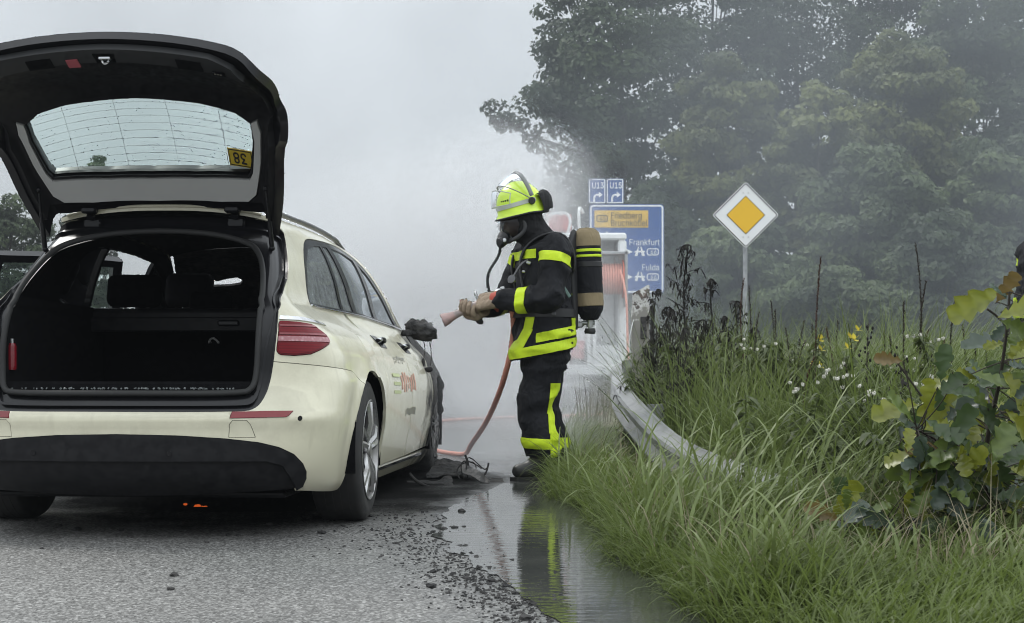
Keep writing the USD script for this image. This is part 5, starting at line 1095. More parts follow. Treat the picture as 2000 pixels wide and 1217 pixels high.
re_ = part(fe, 'hose_reel', cat(lathe([(.26, -.19), (.31, -.19), (.31, -.17), (.26, -.17)], (ex(1194), -.02, ez(545)), (1, 0, 0), 32), lathe([(.26, .17), (.31, .17), (.31, .19), (.26, .19)], (ex(1194), -.02, ez(545)), (1, 0, 0), 32), rp(.12, .36)), 'reel_red', 40)
for k in range(8): part(re_, 'hose_turn', tube([(ex(1194) - .15 + .042 * k, -.02 + .235 * math.cos(a), ez(545) + .235 * math.sin(a)) for a in np.linspace(0, 2 * math.pi, 28)], .021, 6, cap=False), 'hose_orange', True)
part(fe, 'roof_rail', cat(*[tube(spline(p, 12), .025, 8) for p in ([(ex(1075), .1, 2.75), (ex(1075), .1, ez(420)), (ex(1100), .1, ez(418))], [(ex(1108), .1, 2.75), (ex(1109), .1, ez(418)), (ex(1075), .1, ez(419))], [(ex(1133), .1, 2.75), (ex(1133), .12, ez(405)), (ex(1140), .3, ez(412))])]), 'engine_white', True)
part(fe, 'roof_box', box((.42, 1.6, .28), (ex(1092), 1.0, ez(432)), bevel=.03), 'engine_red')
lad = []
for px in (1150, 1161): lad.append(box((.05, .05, 1.75), (ex(px), -.04, 1.35)))
part(fe, 'rear_ladder', cat(*lad, *[box((.11, .03, .03), (ex(1155.5), -.04, .7 + .28 * k)) for k in range(6)]), 'engine_white')
part(fe, 'tail_light', box((.22, .04, .30), (ex(1128), .0, ez(683)), bevel=.01), 'engine_red'); part(fe, 'tail_light', box((.22, .04, .30), (x0 + .22, .0, ez(683)), bevel=.01), 'engine_red')
part(fe, 'light_panel', box((.36, .03, .95), (ex(1130), .04, ez(700)), bevel=.01), 'engine_white')
part(fe, 'bumper', box((w_ - .1, .10, .18), (xm, -.04, .55), bevel=.02), 'engine_white')
for x in (x0 + .28, x1 - .28):
    for y in (2.2, 7.2): part(fe, 'wheel', lathe([(.25, -.14), (.44, -.14), (.48, -.10), (.48, .10), (.44, .14), (.25, .14), (.2, .05), (0, .05)], (x, y, .48), (1, 0, 0), 32), 'rubber_black', 40)
part(fe, 'lamp_mast', cat(cyl((ex(968), .3, 2.7), (ex(968), .3, ez(600)), .03), box((.3, .2, .2), (ex(975), .25, ez(600)), bevel=.02)), 'engine_white')

# ------------------------------------------------------------------ wreckage in front of the car, crumbs on the road
def charred_sheet(corners, seed, amp=.05, n=14):
    u, v = np.meshgrid(np.linspace(0, 1, n), np.linspace(0, 1, n), indexing='ij'); c = np.array(corners, float)
    P = ((1 - u) * (1 - v))[..., None] * c[0] + (u * (1 - v))[..., None] * c[1] + (u * v)[..., None] * c[2] + ((1 - u) * v)[..., None] * c[3]
    q0 = P.reshape(-1, 3); k = np.stack([meshkit.fbm(q0 * 7 + seed * 3.3 + 11 * a, 3, seed + a) - .5 for a in range(3)], -1); P = (q0 + 2 * amp * k)
    i, jx = np.meshgrid(np.arange(n - 1), np.arange(n - 1), indexing='ij'); q = np.stack([i * n + jx, (i + 1) * n + jx, (i + 1) * n + jx + 1, i * n + jx + 1], -1).reshape(-1, 4)
    m = trimesh.Trimesh(P, np.vstack([q[:, [0, 1, 2]], q[:, [0, 2, 3]]]), process=False); nn = np.array(m.vertex_normals)
    return cat(m, trimesh.Trimesh(P - nn * .006, np.array(m.faces)[:, ::-1], process=False))
Gz = lambda px, py, z: (lambda p: np.array([p[0], p[1], z]))(G3(px, py, z))
def W(px, py, Y): return W3(px, py, Y)
top('burnt_wheel_liner', charred_sheet([W(835, 940, 9.0), W(930, 932, 9.0), W(915, 905, 9.3), W(850, 895, 9.4)], 3, .06), 'charred', 'burnt wheel arch liner crumpled beside the front wheel', 'car part')
top('burnt_bumper_strip', charred_sheet([W(888, 912, 8.95), W(960, 952, 8.7), W(955, 938, 8.75), W(905, 900, 9.0)], 5, .03), 'ash_metal', 'grey curved bumper strip lying in front of the firefighter boots', 'car part')
top('burnt_wing_part', charred_sheet([W(790, 962, 8.4), W(895, 958, 8.5), W(880, 936, 8.8), W(800, 942, 8.8)], 8, .05), 'charred', 'flat charred sheet lying under the front door sill', 'car part')
top('burnt_fragment', charred_sheet([W(955, 950, 8.75), W(990, 948, 8.75), W(985, 934, 8.85), W(962, 934, 8.85)], 9, .03, 8), 'charred', 'small curled charred scrap next to the near boot toe', 'car part')
top('wire_loom', cat(*[tube(spline([W(800, 925, 8.6), W(822, 945, 8.55), W(850, 955, 8.5), W(880, 960, 8.45)], 20), .010, 6), *[tube(spline([W(898 + 8 * k, 935, 8.9), W(905 + 9 * k, 905 - 4 * k, 8.95), W(918 + 12 * k, 902 + 6 * k, 8.95), W(930 + 10 * k, 915, 8.9)], 14), .004, 5) for k in range(3)], tube(spline([W(912, 925, 8.95), W(914, 905, 8.95), W(908, 889, 8.95)], 10), .007, 5), tube(spline([W(945, 930, 8.85), W(952, 915, 8.85), W(954, 904, 8.85)], 10), .006, 5)]), 'charred', 'tangle of burnt cables sprouting from the wreckage', 'cable', smooth=True)
top('fire', cat(*[blob(W(386 + dx, 990 + dz, 7.36), r, k, 2, .5, 2, (1.5, .6, .8)) for k, (dx, dz, r) in enumerate([(0, 0, .014), (14, 3, .016), (-24, -5, .007), (25, 7, .008)])]), 'flame', 'small orange flames burning on the ground under the car', 'flame')
rng = np.random.default_rng(31)
spots = [(340, 1125, .024), (333, 1152, .018), (150, 1036, .030), (236, 1036, .022), (254, 1049, .016), (446, 1046, .018), (466, 1047, .016), (404, 1060, .014), (81, 1072, .012), (901, 1000, .030), (888, 1032, .022), (868, 1034, .020), (906, 1030, .016), (909, 1067, .016), (629, 1042, .026), (526, 1026, .024), (1005, 1160, .018), (1025, 1210, .030), (960, 1136, .022), (842, 1147, .026), (912, 1131, .020), (590, 1048, .010), (500, 1043, .014), (116, 1028, .016), (880, 1085, .012), (775, 1062, .016), (800, 1035, .018)]
for k, (px, py, r) in enumerate(spots):
    c = G3(px, py) + (0, 0, r * .2); r *= .62; m = blob((0, 0, 0), r, k, 1, .55, 2.2, (1.25, 1.0, .55)); m.apply_transform(euler((0, 0, rng.uniform(0, 360)))); m.apply_translation(c)
    place = 'below the tailgate shadow on the dry asphalt' if px < 700 else ('in the shallow water of the puddle' if 850 < px < 1000 and py < 1100 else 'on the cinder edge of the puddle')
    size = 'large' if r >= .024 else ('tiny' if r <= .014 else 'small')
    top('charred_fragment', m, 'charred', f'{size} black charred fragment {place}', 'debris', 'charred fragments scattered on the road', smooth=False)
cr = []
for _ in range(2300):
    t = rng.random(); a = np.array([760, 1000]) * (1 - t) + np.array([1090, 1215]) * t; px = a[0] + rng.normal(0, 1) * (75 - 40 * t) - 20; py = a[1] + rng.normal(0, 30)
    if py < 985 or py > 1240: continue
    r = rng.uniform(.0012, .0036) * (2.0 if rng.random() < .05 else 1); c = G3(px, py) + (0, 0, r * .3)
    m = box(rng.uniform(.6, 1.6, 3) * r * 2 * (1.3, 1, .6), c, (rng.uniform(-30, 30), rng.uniform(-30, 30), rng.uniform(0, 180))); cr.append(m)
top('cinders', cat(*cr), 'charred', 'fine black cinders strewn along the edge of the puddle', 'cinders', kind='stuff', smooth=False)
red = thing('red_canister', 'small red canister strapped at the left wall of the boot', 'canister', matrix=CAR_M @ _A.translation_matrix((-.540, .24, .70)))
part(red, 'body', lathe([(0, 0), (.018, 0), (.02, .01), (.02, .10), (.014, .115), (0, .12)], (0, 0, 0), (0, 0, 1), 20), 'lamp_dark_red', 40); part(red, 'cap', lathe([(0, .115), (.008, .115), (.008, .135), (0, .135)], (0, 0, 0), (0, 0, 1), 14), 'steel', 40)
# ------------------------------------------------------------------ roadside grass and weeds
leafy('grass_green', [(0, (.060, .082, .020)), (.3, (.155, .205, .052)), (.6, (.27, .32, .098)), (.82, (.35, .375, .15)), (.93, (.40, .38, .20)), (1, (.42, .37, .23))], .42, .45, .9, w=.62)
leafy('grass_blue', [(0, (.085, .115, .036)), (.5, (.235, .29, .10)), (1, (.42, .45, .22))], .40, .3, 1.2)
leafy('weed_green', [(0, (.040, .056, .018)), (.5, (.105, .132, .042)), (1, (.20, .22, .075))], .5, .35, 2.)
leafy('burnt_weed', [(0, (.010, .009, .008)), (.6, (.030, .026, .021)), (1, (.075, .062, .045))], .8, .1, 2.)
leafy('dry_stalk', [(0, (.030, .025, .020)), (.5, (.075, .062, .048)), (1, (.15, .125, .095))], .8, .1, 3.)
leafy('red_stalk', [(0, (.06, .03, .022)), (1, (.14, .075, .05))], .8, .1, 3.)
leafy('straw', [(0, (.20, .175, .11)), (1, (.36, .32, .22))], .7, .25, 3.)
flat('thistle_white', (.66, .64, .58), .9)
leafy('field_straw', [(0, (.13, .115, .075)), (1, (.22, .20, .13))], .8, .2, 3.)
flat('primrose', (.72, .62, .10), .6)
for nm, c0, c1 in (('oak_dark', (.028, .050, .018), (.060, .095, .032)), ('oak_green', (.060, .095, .020), (.125, .165, .036)), ('oak_lime', (.135, .165, .018), (.23, .24, .03)), ('oak_rust', (.12, .085, .028), (.19, .135, .05)), ('oak_grey', (.040, .060, .042), (.085, .115, .085))):
    mat(stage, LOOK + nm, {"tc": ("texture_coordinate", {}), "n": ("noise_texture", {"scale": 26., "detail": 4.}), "m": ("mix", {"color1": c0, "color2": c1}), "p": ("principled_bsdf", {"roughness": .30, "specular_ior_level": .55}), "t": ("translucent_bsdf", {}), "mx": ("mix_closure", {"fac": .3})},
        [("tc.object", "n.vector"), ("n.fac", "m.fac"), ("m.color", "p.base_color"), ("m.color", "t.color"), ("p.BSDF", "mx.closure1"), ("t.BSDF", "mx.closure2")], surface="mx.closure")

def ribbons(root, az, L, w, th0, th1, segs=6, twist=None, powr=1.3):
    """Blades of grass: each a tapering ribbon that starts TH0 from upright and ends TH1 further over. All arguments are arrays."""
    n = len(root); s = np.linspace(0, 1, segs + 1); th = th0[:, None] + th1[:, None] * s[None] ** powr
    ds = L[:, None] / segs; mid = (th[:, 1:] + th[:, :-1]) / 2
    h = np.concatenate([np.zeros((n, 1)), np.cumsum(np.sin(mid) * ds, 1)], 1); z = np.concatenate([np.zeros((n, 1)), np.cumsum(np.cos(mid) * ds, 1)], 1)
    d = np.stack([np.cos(az), np.sin(az), 0 * az], -1); ctr = root[:, None] + h[..., None] * d[:, None] + z[..., None] * np.array([0, 0, 1.])
    tw = az + np.pi / 2 + (0 if twist is None else twist); p = np.stack([np.cos(tw), np.sin(tw), 0 * az], -1)
    ww = w[:, None] * np.clip(1.02 - s[None] ** 1.8, .03, 1) * np.minimum(1, .55 + s[None] * 3) / 2
    V = np.stack([ctr - ww[..., None] * p[:, None], ctr + ww[..., None] * p[:, None]], 2).reshape(n, -1, 3); k = np.arange(segs)
    f = np.vstack([np.stack([2 * k, 2 * k + 1, 2 * k + 3], 1), np.stack([2 * k, 2 * k + 3, 2 * k + 2], 1)])
    Fs = (f[None] + (np.arange(n) * (2 * segs + 2))[:, None, None]).reshape(-1, 3)
    return trimesh.Trimesh(V.reshape(-1, 3), Fs, process=False)
RAILX = lambda Y: np.interp(Y, pc_[::-1, 1], pc_[::-1, 0])
rng = np.random.default_rng(77)
def roots(n, y0, y1, power=1.0, u0=.0, umax=8):
    Y = y0 + (y1 - y0) * rng.random(n * 3) ** power; e = verge_edge(Y); xm = .375 * Y + .5; X = e + u0 + rng.random(n * 3) * np.clip(xm - e, .3, umax)
    tuft = meshkit.noise(np.stack([X * 5, Y * 5, 0 * X], -1), 4); keep = rng.random(n * 3) < .35 + .9 * tuft; X, Y = X[keep][:n], Y[keep][:n]
    return np.stack([X, Y, terrain(X, Y) - .01], -1)
def lawn(R, hs, ws=1.0, droop=1.0):
    n = len(R); X, Y = R[:, 0], R[:, 1]; e = X - verge_edge(Y); behind = smooth01(X - RAILX(Y), .02, .16); behind = np.where(Y < 5.6, .30 + .25 * smooth01(e, .2, .8), behind)
    var = .72 + .5 * meshkit.noise(np.stack([X * 1.7, Y * 1.7, 0 * X + 3], -1), 9)
    zb = np.interp(Y, [3.3, 4, 4.5, 5.5, 6.5, 8, 10, 13], [.16, .26, .36, .55, .68, .76, .78, .80]); zf_ = np.interp(Y, [3.3, 4, 5.5, 7, 8.5, 11, 13.5], [.14, .20, .27, .30, .44, .52, .50])
    near_rail = np.exp(-((X - RAILX(Y) + .12) / .26) ** 2) * (Y > 6.1); zf_ = zf_ * (1 - .74 * near_rail); zb = zb * (1 - .50 * smooth01(X, .80, 1.10) * (Y < 5.1)); ztop = zf_ + (zb - zf_) * behind
    L = hs * np.maximum(ztop - R[:, 2], .10) / .80 * var * rng.uniform(.55, 1.25, n) * (.62 + .38 * smooth01(e, 0, .35))
    az = rng.uniform(0, 2 * np.pi, n); az = np.where(rng.random(n) < .55, rng.normal(.15, .9, n), az); az = np.where((e < .16) & (rng.random(n) < .6), rng.normal(np.pi, .7, n), az)
    return ribbons(R, az, L, ws * rng.uniform(.0060, .0125, n), rng.uniform(.05, .5, n), droop * rng.uniform(.5, 2.3, n) * np.where(rng.random(n) < .2, 1.3, 1), 6, rng.normal(0, .5, n))
g1 = lawn(np.vstack([roots(19000, 3.3, 7.5), roots(13000, 7.0, 13.5)]), 1.10)
top('tall_grass', g1, 'grass_green', 'tall green grass along the roadside', 'grass', kind='stuff', smooth=False)
Rb = roots(12000, 7.2, 11.5, 1., .5); Rb = Rb[Rb[:, 0] > RAILX(Rb[:, 1]) + .10]; g2 = lawn(Rb, 1.15, .8, .55)
top('meadow_grass', g2, 'grass_blue', 'bluish grass behind the guard rail leaning in the wind', 'grass', kind='stuff', smooth=False)
Re = roots(5200, 3.6, 10.5, 1., -.03, .30); g3 = lawn(Re, .8, .85, 1.2)
top('edge_grass', g3, 'grass_green', 'short grass fringe drooping over the edge of the puddle', 'grass', kind='stuff', smooth=False)
Rd = np.vstack([roots(2400, 4.2, 9.5, 1., .05)]); gd = ribbons(Rd, rng.uniform(0, 6.28, len(Rd)), rng.uniform(.15, .42, len(Rd)), rng.uniform(.003, .006, len(Rd)), rng.uniform(.05, .5, len(Rd)), rng.uniform(.5, 2.2, len(Rd)), 5)
top('withered_grass', gd, 'straw', 'pale withered blades among the green grass', 'grass', kind='stuff', smooth=False)
Ra = np.vstack([roots(2300, 4.2, 10.5, 1., .02)]); ea = Ra[:, 0] - verge_edge(Ra[:, 1]); hgt = np.interp(Ra[:, 1], [4, 5, 6.5, 8, 10.5], [.34, .45, .62, .72, .74]) * np.where((Ra[:, 0] < RAILX(Ra[:, 1])) & (Ra[:, 1] > 6.4), .62, 1); hgt = hgt * np.where((Ra[:, 1] < 5.2) & (Ra[:, 0] > .9), .5, 1); keep = ~((np.abs(Ra[:, 0] - RAILX(Ra[:, 1]) + .14) < .30) & (Ra[:, 1] > 6.1)); Ra, hgt = Ra[keep], hgt[keep]
ga = ribbons(Ra, np.where(rng.random(len(Ra)) < .6, rng.normal(.2, .7, len(Ra)), rng.uniform(0, 6.28, len(Ra))), hgt * rng.uniform(.9, 1.5, len(Ra)), rng.uniform(.010, .017, len(Ra)), rng.uniform(.05, .45, len(Ra)), rng.uniform(1.1, 2.5, len(Ra)), 9, rng.normal(0, .4, len(Ra)), 1.9)
top('arching_grass', ga, 'grass_blue', 'broad arching grass blades over the verge', 'grass', kind='stuff', smooth=True)
Yf = 13 + 26 * rng.random(14000) ** .8; Xf = verge_edge(Yf) + rng.random(14000) * (.38 * Yf + 1 - verge_edge(Yf)); Rf = np.stack([Xf, Yf, terrain(Xf, Yf)], -1)
top('field_grass', ribbons(Rf, rng.uniform(0, 6.28, 14000), rng.uniform(.25, .6, 14000), rng.uniform(.006, .014, 14000), rng.uniform(.0, .3, 14000), rng.uniform(.1, .9, 14000), 3), 'field_straw', 'pale ripe grass of the field beyond the verge', 'grass', kind='stuff', smooth=False)

def leaf_strip(p, d, L, w, bend=.5, seed=0, n=5):
    d = np.asarray(d, float); d /= np.linalg.norm(d); up = np.array([0, 0, 1.]); sd = np.cross(d, up); sd /= np.linalg.norm(sd) + 1e-9
    s = np.linspace(0, 1, n); c = np.asarray(p) + s[:, None] * d * L - (s ** 2)[:, None] * up * bend * L; ww = w * np.sin(np.pi * np.clip(s * .92 + .06, 0, 1)) / 2
    V = np.stack([c - sd * ww[:, None], c + sd * ww[:, None]], 1).reshape(-1, 3); k = np.arange(n - 1)
    return trimesh.Trimesh(V, np.vstack([np.stack([2 * k, 2 * k + 1, 2 * k + 3], 1), np.stack([2 * k, 2 * k + 3, 2 * k + 2], 1)]), process=False)
def stem_path(root, tip, sway, r):
    m = (root + tip) / 2 + r.normal(0, sway, 3) * (1, 1, .2); return spline([root, root * .6 + m * .4 + r.normal(0, sway * .3, 3), m, tip], 16)
def ground_at(px, Y): X = (px - 1000) / F * Y; return np.array([X, Y, float(terrain(np.array([X]), np.array([Y]))[0]) - .02])
def weed(kind, px, py, Y, label, group=None, seed=0, cat_='weed', lean=0):
    r = np.random.default_rng(1000 + seed); root = ground_at(px - lean, Y); tip = W3(px, py, Y); Hh = tip[2] - root[2]
    nm = {'thistle': 'thistle', 'primrose': 'evening_primrose', 'stalk': 'dry_stalk', 'burnt': 'burnt_weed', 'burnt_tall': 'burnt_shrub', 'seedhead': 'dock_plant', 'leafy': 'leafy_weed'}[kind]
    t = thing(nm, label, cat_, group, loc=root); tip = tip - root; root = np.zeros(3); st = stem_path(root, tip, .012 + .02 * Hh, r); at = lambda s: np.array([np.interp(np.clip(s, 0, 1) * 15, np.arange(16), st[:, c_]) for c_ in range(3)])
    dr = lambda up=.4: np.array([*(lambda a: (math.cos(a), math.sin(a)))(r.uniform(0, 6.283)), up])
    if kind == 'thistle':
        part(t, 'stem', tube(st, np.linspace(.0055, .002, 16), 5), 'weed_green', True); lv = []; heads = []
        for _ in range(int(60 * Hh)): lv.append(leaf_strip(at(r.uniform(.1, .95)), dr(r.uniform(-.1, .6)), r.uniform(.05, .13), r.uniform(.008, .017), r.uniform(.1, .8)))
        br = []
        for _ in range(7):
            a = at(r.uniform(.72, .95)); e = tip + np.array([r.normal(0, .045), r.normal(0, .04), r.uniform(-.06, .01)]); br.append(tube(spline([a, (a + e) / 2 + r.normal(0, .01, 3), e], 6), .0016, 4)); heads.append(e)
        part(t, 'branches', cat(*br), 'weed_green', True); part(t, 'foliage', cat(*lv), 'weed_green', False, kind='stuff')
        for e in heads: part(t, 'flower_head', cat(blob(e, .0085, int(r.integers(99)), 1, .5, 4), *[leaf_strip(e, dr(r.uniform(.3, 1.6)), r.uniform(.013, .020), .005, .2, n=3) for _ in range(16)]), 'thistle_white', False)
    elif kind == 'primrose':
        part(t, 'stem', tube(st, np.linspace(.006, .003, 16), 5), 'weed_green', True)
        part(t, 'foliage', cat(*[leaf_strip(at(s), dr(.55), .09 * (1.15 - s * .7), .022 * (1.2 - s * .6), .45) for s in r.uniform(.15, 1.0, int(70 * Hh))]), 'weed_green', False, kind='stuff')
        for k in range(4 if seed % 2 else 2):
            e = tip + np.array([r.normal(0, .05), r.normal(0, .03), r.uniform(-.14, -.03)]); fl = [leaf_strip(e, (math.cos(a), -.5 + .3 * math.sin(a), .5 + math.sin(a)), .030, .030, -.1) for a in np.arange(4) * 1.571 + r.uniform(0, 1)]
            part(t, 'flower', cat(*fl), 'primrose', False)
    elif kind == 'stalk':
        m = 'red_stalk' if seed % 5 == 0 else 'dry_stalk'; part(t, 'stem', tube(st, np.linspace(.0032, .0014, 16), 5), m, True); sd = []
        for s in np.linspace(.52, 1.0, int(40 + 50 * Hh)):
            for _ in range(3): sd.append(leaf_strip(at(s) + r.normal(0, .0015, 3), dr(1.2), r.uniform(.008, .020), .006, .1, n=3))
        part(t, 'seeds', cat(*sd), m, False, kind='stuff')
    elif kind in ('burnt', 'burnt_tall'):
        part(t, 'stem', tube(st, np.linspace(.008, .003, 16), 6), 'burnt_weed', True); tw, lv = [], []
        n = 62 if kind == 'burnt_tall' else 30
        for s in np.linspace(.18, .97, n):
            a = at(s); L = (.30 if kind == 'burnt_tall' else .14) * (1.12 - s) * r.uniform(.5, 1.2) + .03; d = dr(r.uniform(.1, .7)); e = a + d * L + np.array([0, 0, -.15 * L * r.random()]); q = spline([a, a + d * L * .5 + r.normal(0, .012, 3), e], 6); tw.append(tube(q, np.linspace(.0026, .0012, 6), 4))
            for _ in range(8): c = q[r.integers(1, 6)]; lv.append(leaf_strip(c, dr(r.uniform(-1.1, .2)), r.uniform(.02, .06), r.uniform(.005, .013), r.uniform(.2, 1.2), n=4))
        e = tip; q = spline([tip - (0, 0, .06), tip, tip + (-.035, 0, -.01), tip + (-.05, 0, -.05)], 8) if kind == 'burnt_tall' else spline([tip - (0, 0, .05), tip + (.01, 0, 0), tip + (.03, 0, -.012)], 6)
        tw.append(tube(q, .005, 5)); [lv.append(leaf_strip(q[r.integers(0, len(q))], dr(-.6), .035, .012, .6, n=4)) for _ in range(26)]
        part(t, 'twigs', cat(*tw), 'burnt_weed', True, kind='stuff'); part(t, 'shrivelled_leaves', cat(*lv), 'burnt_weed', False, kind='stuff')
    elif kind == 'seedhead':
        part(t, 'stem', tube(st, np.linspace(.005, .002, 16), 5), 'dry_stalk', True)
        for _ in range(26): part(t, 'pod', blob(at(r.uniform(.55, 1.0)) + r.normal(0, .02, 3), r.uniform(.0035, .0065), int(r.integers(99)), 1, .4, 3, (1, 1, 1.5)), 'burnt_weed', False)
        part(t, 'foliage', cat(*[leaf_strip(at(r.uniform(.3, .9)), dr(.1), r.uniform(.04, .09), .018, 1.0) for _ in range(12)]), 'burnt_weed', False)
    elif kind == 'leafy':
        part(t, 'stem', tube(st, np.linspace(.005, .002, 16), 5), 'weed_green', True); part(t, 'foliage', cat(*[leaf_strip(at(s), dr(.3), r.uniform(.05, .13), r.uniform(.014, .034), .7) for s in r.uniform(.1, 1, int(130 * Hh))]), 'weed_green', False, kind='stuff')
    return t
for k, (kd, px, py, Y, lb) in enumerate([
    ('burnt_tall', 1345, 478, 9.3, 'tallest burnt shrub, bare and fir shaped with a drooping tip'), ('burnt', 1386, 545, 9.3, 'burnt black weed with a hooked top right of the tallest burnt shrub'), ('burnt', 1437, 588, 9.2, 'scorched weed with a ragged dark double top in the grass'),
    ('burnt', 1283, 565, 9.9, 'scorched weed standing right beside the roadside marker post'), ('burnt_tall', 1308, 600, 9.7, 'lower burnt shrub left of the tallest burnt shrub'), ('burnt_tall', 1375, 625, 9.0, 'bushy burnt shrub in front of the tallest burnt shrub'),
    ('burnt', 1412, 618, 9.0, 'scorched thin weed between the hooked and the ragged burnt weeds'), ('burnt', 1335, 640, 8.8, 'scorched low weed at the foot of the tallest burnt shrub'), ('burnt_tall', 1420, 650, 9.5, 'dark withered shrub at the right end of the burnt patch'), ('burnt', 1470, 640, 8.9, 'withered brown weed right of the burnt patch'), ('burnt_tall', 1290, 650, 9.6, 'charred shrub filling the gap behind the guard rail post')]):
    weed(kd, px, py, Y, lb, seed=k, cat_='burnt plant')
for k, (px, py, Y, ln) in enumerate([(1453, 545, 8.8, -8), (1463, 560, 8.9, 4), (1506, 588, 8.9, -14), (1482, 612, 8.6, 0), (1514, 608, 8.4, -4), (1603, 505, 7.5, 4), (1788, 478, 7.6, 26), (1809, 550, 7.0, 2), (1866, 590, 7.4, 4), (1880, 636, 7.6, -6), (1845, 664, 7.8, 0), (1571, 628, 8.4, 26), (1904, 668, 7.4, 2), (1922, 652, 7.6, -4), (1765, 590, 7.2, -10), (1838, 690, 6.8, 4), (1893, 700, 7.0, -8), (1958, 670, 7.2, 8)]):
    tall = py < 560; lb = {0: 'reddish dry seed stalk standing left of the priority sign post foot', 5: 'tall dark seed spike rising from the leafy green weed', 6: 'tallest leaning dry grass spike against the trees', 7: 'dark upright seed stalk above the white thistle heads'}.get(k)
    weed('stalk', px, py, Y, lb or 'thin dry seed stalk rising out of the grass on the right', 'dry seed stalks in the grass', seed=k, cat_='dry stalk', lean=ln)
for k, (px, py, Y, lb) in enumerate([(1612, 708, 7.0, 'thistle with white heads below the leafy spike'), (1690, 758, 6.1, 'thistle with white heads standing nearest in the middle of the grass'), (1803, 652, 6.9, 'thistle with grey white heads under the dark upright seed stalk'), (1818, 735, 5.9, 'thistle with white heads just above the oak leaves'), (1528, 692, 8.1, 'thistle with few white heads at the back of the grass'), (1580, 668, 8.5, 'small faded thistle far back near the grey field'), (1640, 735, 6.7, 'thistle with white heads between two other thistles'), (1755, 700, 7.2, 'thistle behind the rust coloured oak leaf')]):
    weed('thistle', px, py, Y, lb, seed=50 + k, cat_='thistle')
for k, (px, py, Y, lb) in enumerate([(1606, 640, 7.5, 'evening primrose leafy spike at the foot of the tall dark seed spike'), (1657, 632, 7.2, 'evening primrose with open yellow flowers'), (1582, 680, 7.9, 'small evening primrose with a pale flower left of the leafy spike')]):
    weed('primrose', px, py, Y, lb, seed=70 + k, cat_='wildflower')
weed('seedhead', 1697, 632, 6.9, 'dark dock plant with brown pods right of the yellow flowers', seed=80); weed('seedhead', 1752, 690, 6.5, 'withered dock with curled brown leaves near the oak', seed=81)
for k, (px, py, Y, lb) in enumerate([(1240, 690, 9.6, 'leafy green weed at the foot of the marker post'), (1262, 672, 9.7, 'leafy weed climbing in front of the marker post'), (1228, 720, 10.0, 'low leafy weed between the guard rail and the road'), (1560, 800, 6.6, 'yellowish leafy weed in the middle of the tall grass'), (1640, 820, 6.0, 'leafy weed under the thistles'), (1700, 840, 5.6, 'leafy weed left of the oak sapling'), (1760, 770, 5.9, 'leafy weed behind the oak sapling'), (1500, 700, 8.6, 'dull leafy weed at the back of the grass'), (1550, 715, 8.2, 'dull leafy weed below the far thistles'), (1660, 690, 7.3, 'leafy weed under the yellow flowers')]):
    weed('leafy', px, py, Y, lb, seed=90 + k)

wr = np.random.default_rng(8)
for k in range(22):
    px, py = wr.uniform(1290, 1800), wr.uniform(640, 720); Y = float(np.interp(px, [1290, 1800], [9.4, 6.9]) + wr.uniform(-.4, .4))
    weed('leafy', px, py, Y, 'tall leafy weed crowded at the back of the verge behind the guard rail', 'tall weeds behind the guard rail', seed=260 + k)
for k in range(16):
    px, py = wr.uniform(1480, 1840), wr.uniform(625, 720); Y = float(np.interp(py, [620, 720], [8.4, 6.8]) + wr.uniform(-.3, .3))
    weed('stalk', px, py, Y, 'short dry seed stalk among the tall weeds', 'short dry stalks among the weeds', seed=301 + k, cat_='dry stalk', lean=wr.uniform(-10, 10))
for k in range(26):
    px, py = wr.uniform(1450, 1850), wr.uniform(655, 790); Y = float(np.interp(py, [650, 790], [8.2, 6.1]) + wr.uniform(-.3, .3))
    weed('leafy' if k % 6 else 'thistle', px, py, Y, 'bushy green weed standing in the middle of the tall grass' if k % 6 else 'plain thistle with small pale heads among the bushy weeds', 'bushy weeds in the tall grass' if k % 6 else 'small thistles among the weeds', seed=200 + k, cat_='weed' if k % 6 else 'thistle')
# ------------------------------------------------------------------ oak sapling at the right edge: every leaf its own piece
oak = thing('oak_sapling', 'young oak with lobed green, lime and rust coloured leaves', 'sapling')
def oak_leaf(at, d, n, L, seed):
    """A lobed leaf: a folded, curling blade along a midrib."""
    r = np.random.default_rng(seed); d = np.asarray(d, float); d /= np.linalg.norm(d); n = np.asarray(n, float); n -= d * np.dot(n, d); n /= np.linalg.norm(n); s_ = np.cross(d, n)
    t = np.array([0, .06, .14, .22, .30, .38, .46, .55, .63, .71, .80, .88, .95, 1.0]); hw = np.array([.012, .03, .12, .15, .10, .21, .25, .16, .25, .29, .17, .22, .15, .02]) * r.uniform(.85, 1.15, 14) * .92
    curl = r.uniform(-.5, .35); fold = r.uniform(.15, .75); wav = r.normal(0, .03, (14, 2))
    c = np.asarray(at) + L * (t[:, None] * d + (curl * t ** 2 * .6)[:, None] * n); rows_ = []
    sk = L * np.array([0, .02, .05, .02, -.01, .04, .05, -.01, .03, .04, -.01, .02, .02, 0])
    for sgn, col in ((-1, 0), (1, 1)): rows_.append(c + sgn * (hw * L)[:, None] * s_ + ((fold * hw + wav[:, col] * (hw > .05)) * L)[:, None] * n + sk[:, None] * d)
    V = np.stack([rows_[0], c, rows_[1]], 1).reshape(-1, 3); k = np.arange(13)
    f = np.vstack([np.stack([3 * k, 3 * k + 1, 3 * k + 4], 1), np.stack([3 * k, 3 * k + 4, 3 * k + 3], 1), np.stack([3 * k + 1, 3 * k + 2, 3 * k + 5], 1), np.stack([3 * k + 1, 3 * k + 5, 3 * k + 4], 1)])
    return trimesh.Trimesh(V, f, process=False)
orng = np.random.default_rng(5); root = ground_at(1930, 5.0)
main = [W3(1935, 1000, 5.0), W3(1925, 900, 4.95), W3(1945, 780, 4.9), W3(1962, 680, 4.85), W3(1972, 570, 4.8)]
